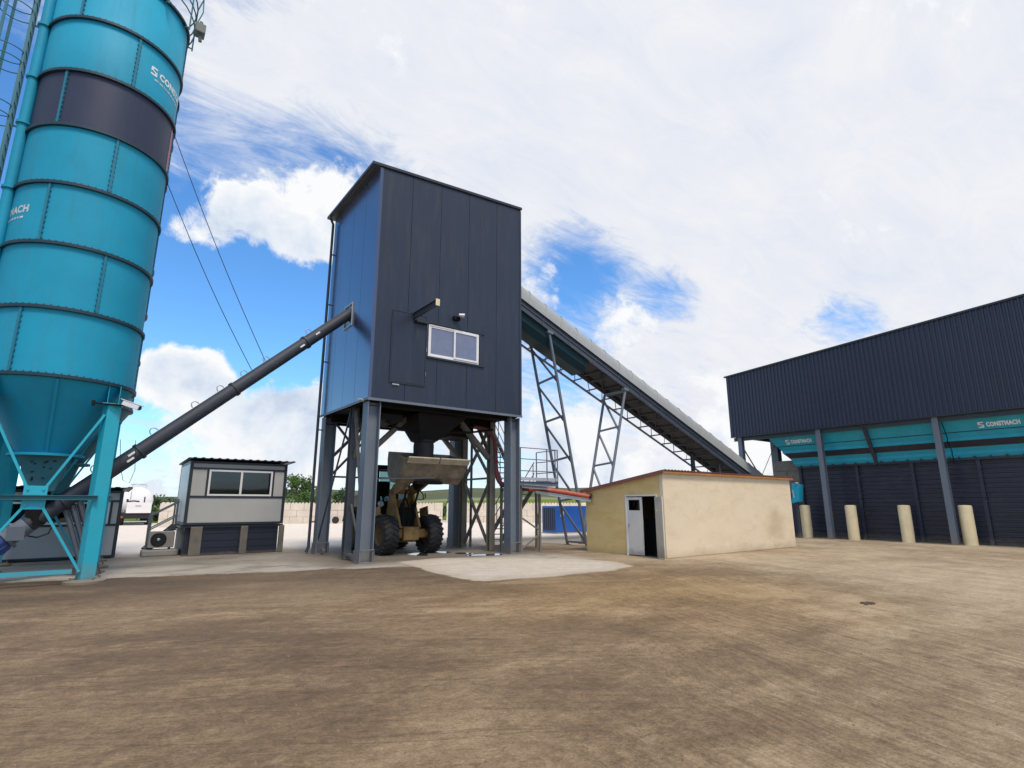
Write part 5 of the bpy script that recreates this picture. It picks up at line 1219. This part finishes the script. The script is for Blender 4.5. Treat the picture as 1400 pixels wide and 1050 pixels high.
# plinth: ribbed navy sheets between concrete blocks
mb=MB(); pb_=21.92; n=4
for k in range(n):
    z=.02+k*.235; mb.box(2.9,pb_,z,5.6,pb_+.06,z+.215); mb.box(2.9,pb_+.02,z+.215,5.6,pb_+.06,z+.235)
mb.box(2.6,pb_+.06,0,5.62,24.2,.98)
pl=mb.build('plinth',M['plinth'],of)
for (x0,x1) in ((2.76,3.12),(4.32,4.56),(5.62,5.8)):
    mb=MB(); mb.box(x0,pb_-.12,0,x1,pb_-.005,.96); mb.build('concrete_pier',M['pier'],pl,bev=.02)
mb=MB(); mb.box(2.45,21.85,.93,5.75,24.3,1.0); mb.build('base_frame',M['trim'],of)
mb=MB(); mb.box(2.9,22.4,1.07,5.3,23.0,1.8); o=mb.build('desk',M['interior'],of)
mb=MB(); mb.box(3.25,22.2,1.82,3.8,22.5,2.22); mb.box(3.85,22.2,1.82,4.15,22.5,2.26); mb.box(3.2,22.1,1.8,4.2,22.5,1.82); mb.build('white_box',M['paper'],of)
of2=office(-3.6,.78,22.6,25.0,.03,2.25,'grey site office standing low behind the silo legs',(-2.6,.44,1.12,1.76))
mb=MB(); mb.tube((.16,22.55,.05),(.16,22.55,1.06),.025,n=8); mb.tube((.24,22.55,.05),(.24,22.55,.4),.015,n=8); mb.build('conduit',M['galv'],of2)
# air conditioner outside the raised office
ai=thing('air_conditioner','beige outdoor air conditioner unit on a concrete kerb by the raised office','air conditioner',(2.02,22.9,.22))
mb=MB(); mb.box(1.66,22.75,.26,2.42,23.05,.80); bx_=mb.build('casing',M['ac'],ai,bev=.02)
mb=MB(); mb.lathe([(.235,0),(.235,-.02),(.20,-.025)],(1.95,22.75,.53),28,axis='y'); mb.disc((1.95,22.742,.53),.225,28,axis='y',flip=False); mb.lathe([(0,-.03),(.05,-.03),(.05,-.01)],(1.95,22.74,.53),14,axis='y',mi=1)
for k in range(10): t=2*PI*k/10; mb.bar((1.95+.05*math.sin(t),22.728,.53+.05*math.cos(t)),(1.95+.22*math.sin(t),22.728,.53+.22*math.cos(t)),.01,.006)
mb.build('fan_grille',[M['black'],M['galv']],bx_)
mb=MB()
for x in (1.78,2.3): mb.box(x-.03,22.78,.2,x+.03,23.02,.27)
mb.build('foot',M['black'],ai)
mb=MB(); mb.box(1.5,22.45,.0,2.55,23.2,.2); o=mb.build('concrete_kerb',M['slab_post'],None,base=(2,22.8,0),bev=.04); tag(o,'low concrete kerb under the outdoor air conditioner','kerb')
# steps with handrail on the left of the raised office
stp=thing('entry_steps','steel steps with blue grey handrail left of the raised office','steps',(1.7,23.6,0))
mb=MB()
for y in (23.3,24.1): mb.bar((2.5,y,.98),(1.62,y,.12),.05,.16)
s_=mb.build('stringer',M['steel_dk'],stp)
mb=MB()
for k in range(4): x=2.38-k*.21; z=.80-k*.2; mb.box(x-.13,23.33,z,x+.13,24.07,z+.03)
mb.build('tread',M['steel_dk'],stp)
for y in (23.3,24.1):
    mb=MB()
    for dz in (.42,.9): mb.tube((2.5,y,.90+dz),(1.70,y,.42+dz),.022,n=8)
    mb.tube((1.70,y,.05),(1.70,y,1.34),.03,n=8); mb.tube((2.45,y,.9),(2.45,y,1.9),.03,n=8)
    mb.build('handrail',M['steel'],stp)
# ------------------------------------------------------------------ tanker lorry parked at the back
ta,tb=W(-31.9,47.6)
tk=thing('tanker_truck','white cement tanker lorry parked with its rear towards the yard','truck',(ta,tb,0),math.atan2(*reversed(W(-.60,.80))))
# local: +x away from the viewer, y left
def TK(mb,name,mat,par=tk,bev=0): return mb.build(name,mat,par,base=(0,0,0),bev=bev)
mb=MB(); mb.lathe([(0,-.35),(.6,-.3),(1.0,-.1),(1.16,.25),(1.2,3),(1.2,6.5),(1.0,6.9),(0,7.1)],(.6,0,2.02),32,axis='x'); tkb=TK(mb,'tank',M['tank'])
mb=MB(); mb.pipe([(.7,-.5,3.18),(.7,-.5,3.4),(3,-.5,3.45),(3,.5,3.45),(.7,.5,3.4),(.7,.5,3.18)],.03,6); mb.pipe([(.35,.5,3.0),(.1,.55,2.6),(.05,.55,2.1)],.03,6); TK(mb,'tank_rail',M['galv'],tkb)
mb=MB(); mb.box(-.45,-1.0,1.0,.25,.75,1.88); mb.box(-.47,-.95,1.5,-.452,.7,1.52); bxr=TK(mb,'rear_cabinet',M['tank'],bev=.04)
mb=MB(); mb.box(-.46,-.25,1.55,-.452,.15,1.62); TK(mb,'badge',M['red_decal'],bxr)
mb=MB(); mb.pipe([(-.2,.8,1.95),(-.2,.3,2.0),(-.2,-.1,1.95)],.06,8); mb.tube((-.2,.75,1.9),(-.2,.75,2.15),.08); mb.tube((-.2,-.45,1.88),(-.2,-.45,2.35),.05); TK(mb,'valve_pipe',M['black'],tkb)
mb=MB(); mb.box(-.3,-.45,.75,8.5,.45,1.0); mb.box(-.4,-1.2,.55,-.28,1.2,.85); mb.box(-.35,-1.2,.85,3.2,1.2,.98); TK(mb,'chassis',M['black'])
for x in (.7,2.0,7.4):
    for y in (-.95,.95):
        mb=MB(); mb.lathe([(.28,-.17),(.5,-.17),(.52,-.1),(.52,.1),(.5,.17),(.28,.17)],(0,0,0),24,axis='y'); mb.disc((0,-.12,0),.3,20,'y'); mb.disc((0,.12,0),.3,20,'y'); mb.xf(lambda v:v+Vector((x,y,.52))); TK(mb,'wheel',M['tyre'])
for y in (-1.05,1.05):
    mb=MB(); mb.box(-.42,y-.13,.62,-.402,y+.13,.76); TK(mb,'tail_light',M['red'])
mb=MB(); mb.box(8.2,-1.2,.8,10.2,1.2,3.0); TK(mb,'cab',M['tank'],bev=.08)
mb=MB(); mb.box(-.3,-.8,.25,-.22,.8,.35); TK(mb,'underrun_bar',M['galv'])
# ------------------------------------------------------------------ block wall at the far side of the yard
def blockwall(name,label,p,q,courses,cat='wall',bl=1.2,bh=.6,bd_=.6,seed=1,grp=None,mat='blocks',studs=True):
    p=Vector((*p,0)); q=Vector((*q,0)); d=(q-p).normalized(); Ln=(q-p).length; nrm=Vector((-d.y,d.x,0)); rr=random.Random(seed)
    mb=MB()
    for c in range(courses):
        x=-(bl/2 if c%2 else 0)
        while x<Ln-.05:
            x0=max(0,x)+.012; x1=min(Ln,x+bl)-.012
            if x1-x0>.1:
                o=rr.uniform(-.02,.02); z0=c*bh+.004; z1=z0+bh-.014; ch=.025
                a=p+d*x0+nrm*o; b=p+d*x1+nrm*o; e=nrm*bd_
                mb.hexa([a+Vector((0,0,z0)),b+Vector((0,0,z0)),b+e+Vector((0,0,z0)),a+e+Vector((0,0,z0)),a+Vector((0,0,z1)),b+Vector((0,0,z1)),b+e+Vector((0,0,z1)),a+e+Vector((0,0,z1))])
                if c==courses-1 and studs:
                    k=4
                    for i in range(k):
                        m=a.lerp(b,(i+.5)/k); 
                        for e2 in (.17,.43): mb.tube(m+nrm*e2+Vector((0,0,z1)),m+nrm*e2+Vector((0,0,z1+.09)),.1,.075,n=8)
            x+=bl
    o=mb.build(name,M[mat],None,base=tuple(p)); tag(o,label,cat,grp); return o
blockwall('block_wall','long low wall of pale interlocking concrete blocks across the back of the yard',W(-21.6,51.3),W(-6.7,54.2),3)
blockwall('block_wall','pale block wall section seen right of the loader, beyond the tower',W(-6.35,54.3),W(7.5,54.6),3,seed=3)
blockwall('block_stack','short stack of pale concrete blocks beyond the office handrail',W(-27.2,43.2),W(-25.2,43.9),3,cat='blocks',seed=5,grp='stacks of concrete blocks')
blockwall('block_stack','tall stack of grey concrete blocks behind the teal bin corner',(32.0,16.86),(32.0,14.95),7,cat='blocks',bl=1.65,seed=8,grp='stacks of concrete blocks',mat='slab_post',studs=False)
# blue generator container
gx,gy=W(2.62,33.4)
gn=thing('generator_container','blue metal generator container with black louvres behind the stair','container',(gx,gy,0))
mb=MB(); mb.box(gx,gy,.08,gx+3.6,gy+1.3,1.62); gb=mb.build('enclosure',M['bluebox'],gn,bev=.03)
mb=MB(); mb.box(gx+.0,gy,0,gx+3.6,gy+1.3,.075); mb.build('skid',M['slab_post'],gn)
mb=MB()
for k in range(6):
    y=gy+.1+k*.19; mb.box(gx-.03,y,.2,gx-.004,y+.13,1.5)
mb.build('louvre',M['trim'],gb)
mb=MB(); mb.box(gx+.35,gy-.008,1.0,gx+.62,gy-.003,1.3); mb.build('notice_plate',M['paper'],gb)
# ------------------------------------------------------------------ trees and bushes beyond the wall
def foliage(name,label,cat,a,b,rx,rz,zc,n,leaf,mat,seed,trunk=True,group=None):
    t=thing(name,label,cat,(a,b,0),0,group); rr=random.Random(seed); mb=MB()
    cl=[]
    for k in range(max(6,n//160)):
        th=rr.uniform(0,2*PI); u=rr.uniform(-.9,1); r=math.sqrt(max(0,1-u*u))*rr.uniform(.35,.95)
        cl.append((Vector((rx*r*math.cos(th),rx*r*math.sin(th),zc+rz*u*.85)),rr.uniform(.22,.42)*rx))
    for k in range(n):
        c,rd=rr.choice(cl); v=Vector((rr.gauss(0,1),rr.gauss(0,1),rr.gauss(0,.85))).normalized()*rd*rr.random()**.4
        p=Vector((a,b,0))+c+v
        if p.z<.05: continue
        s=leaf*rr.uniform(.6,1.4); x=Vector((rr.gauss(0,1),rr.gauss(0,1),rr.gauss(0,.6))).normalized(); y=x.cross(Vector((rr.gauss(0,1),rr.gauss(0,1),rr.gauss(0,1)))).normalized()
        mb.add([p-x*s,p-y*s*.5,p+x*s,p+y*s*.5],[(0,1,2,3)])
    mb.build('crown',mat,t)
    if trunk:
        tr=MB(); tr.pipe([(a,b,0),(a+.05,b,zc*.5),(a-.05,b+.05,zc)],.09*rx/2+.03,8)
        for k in range(5):
            c,_=rr.choice(cl); tr.pipe([(a,b,zc*.45),tuple(Vector((a,b,0))+c*.5+Vector((0,0,zc*.25))),tuple(Vector((a,b,0))+c)],.035,6)
        tr.build('trunk',M['bark'],t)
    return t
for i,(X,Y,rx,rz,zc,n,mt,lab,nm,ct) in enumerate([
 (-21.9,57.5,2.1,1.8,2.9,4200,'leaf','big leafy green bush behind the wall right of the raised office','bush','bush'),
 (-18.4,60.5,1.5,1.1,2.2,1500,'leaf2','smaller bush hugging the right flank of the biggest bush','bush','bush'),
 (-15.6,58.5,1.5,.9,1.7,1400,'leaf','low bright bush seen just left of the front tower column','bush','bush'),
 (-13.5,60.5,1.4,.9,1.7,1200,'leaf2','low dark bush partly hidden by the front tower column','bush','bush'),
 (-36.5,58.0,2.6,1.1,1.2,2200,'leaf2','dark thicket beyond the tanker lorry, left one','thicket','bush'),
 (-33.0,56.5,2.2,1.0,1.2,2000,'leaf2','dark thicket between the tanker lorry and the block stack','thicket','bush'),
 (-6.5,57.5,1.3,.9,1.2,900,'leaf2','dark bush seen through the gap in the back wall','bush','bush'),
 (-29.8,57.0,2.0,.9,1.1,1600,'leaf','green thicket behind the short block stack','thicket','bush')]):
    a,b=W(X,Y); foliage(nm,lab,ct,a,b,rx,rz,zc,n,.13,M[mt],40+i,group='bushes beyond the yard')
# small odds and ends at the foot of the far wall
q=W(-28.45,46.2); mb=MB(); mb.box(q[0]-.3,q[1]-.25,.0,q[0]+.3,q[1]+.25,.5); mb.box(q[0]-.24,q[1]-.2,.5,q[0]+.2,q[1]+.2,.72); o=mb.build('yellow_sack',M['bollard'],None,base=(q[0],q[1],0),bev=.06); tag(o,'yellowish filled sack on the yard between the tanker lorry and the block stack','sack')
q=W(-16.2,51.6); mb=MB(); mb.lathe([(0,-.05),(.16,-.08),(.27,-.10),(.32,-.05),(.32,.05),(.27,.10),(.16,.08),(0,.05)],(q[0],q[1],.31),24,axis='y'); o=mb.build('old_tyre',M['tyre'],None,base=(q[0],q[1],0)); tag(o,'old black tyre leaning against the far block wall','tyre')
# hedgerow shrubs dotted over the far slope
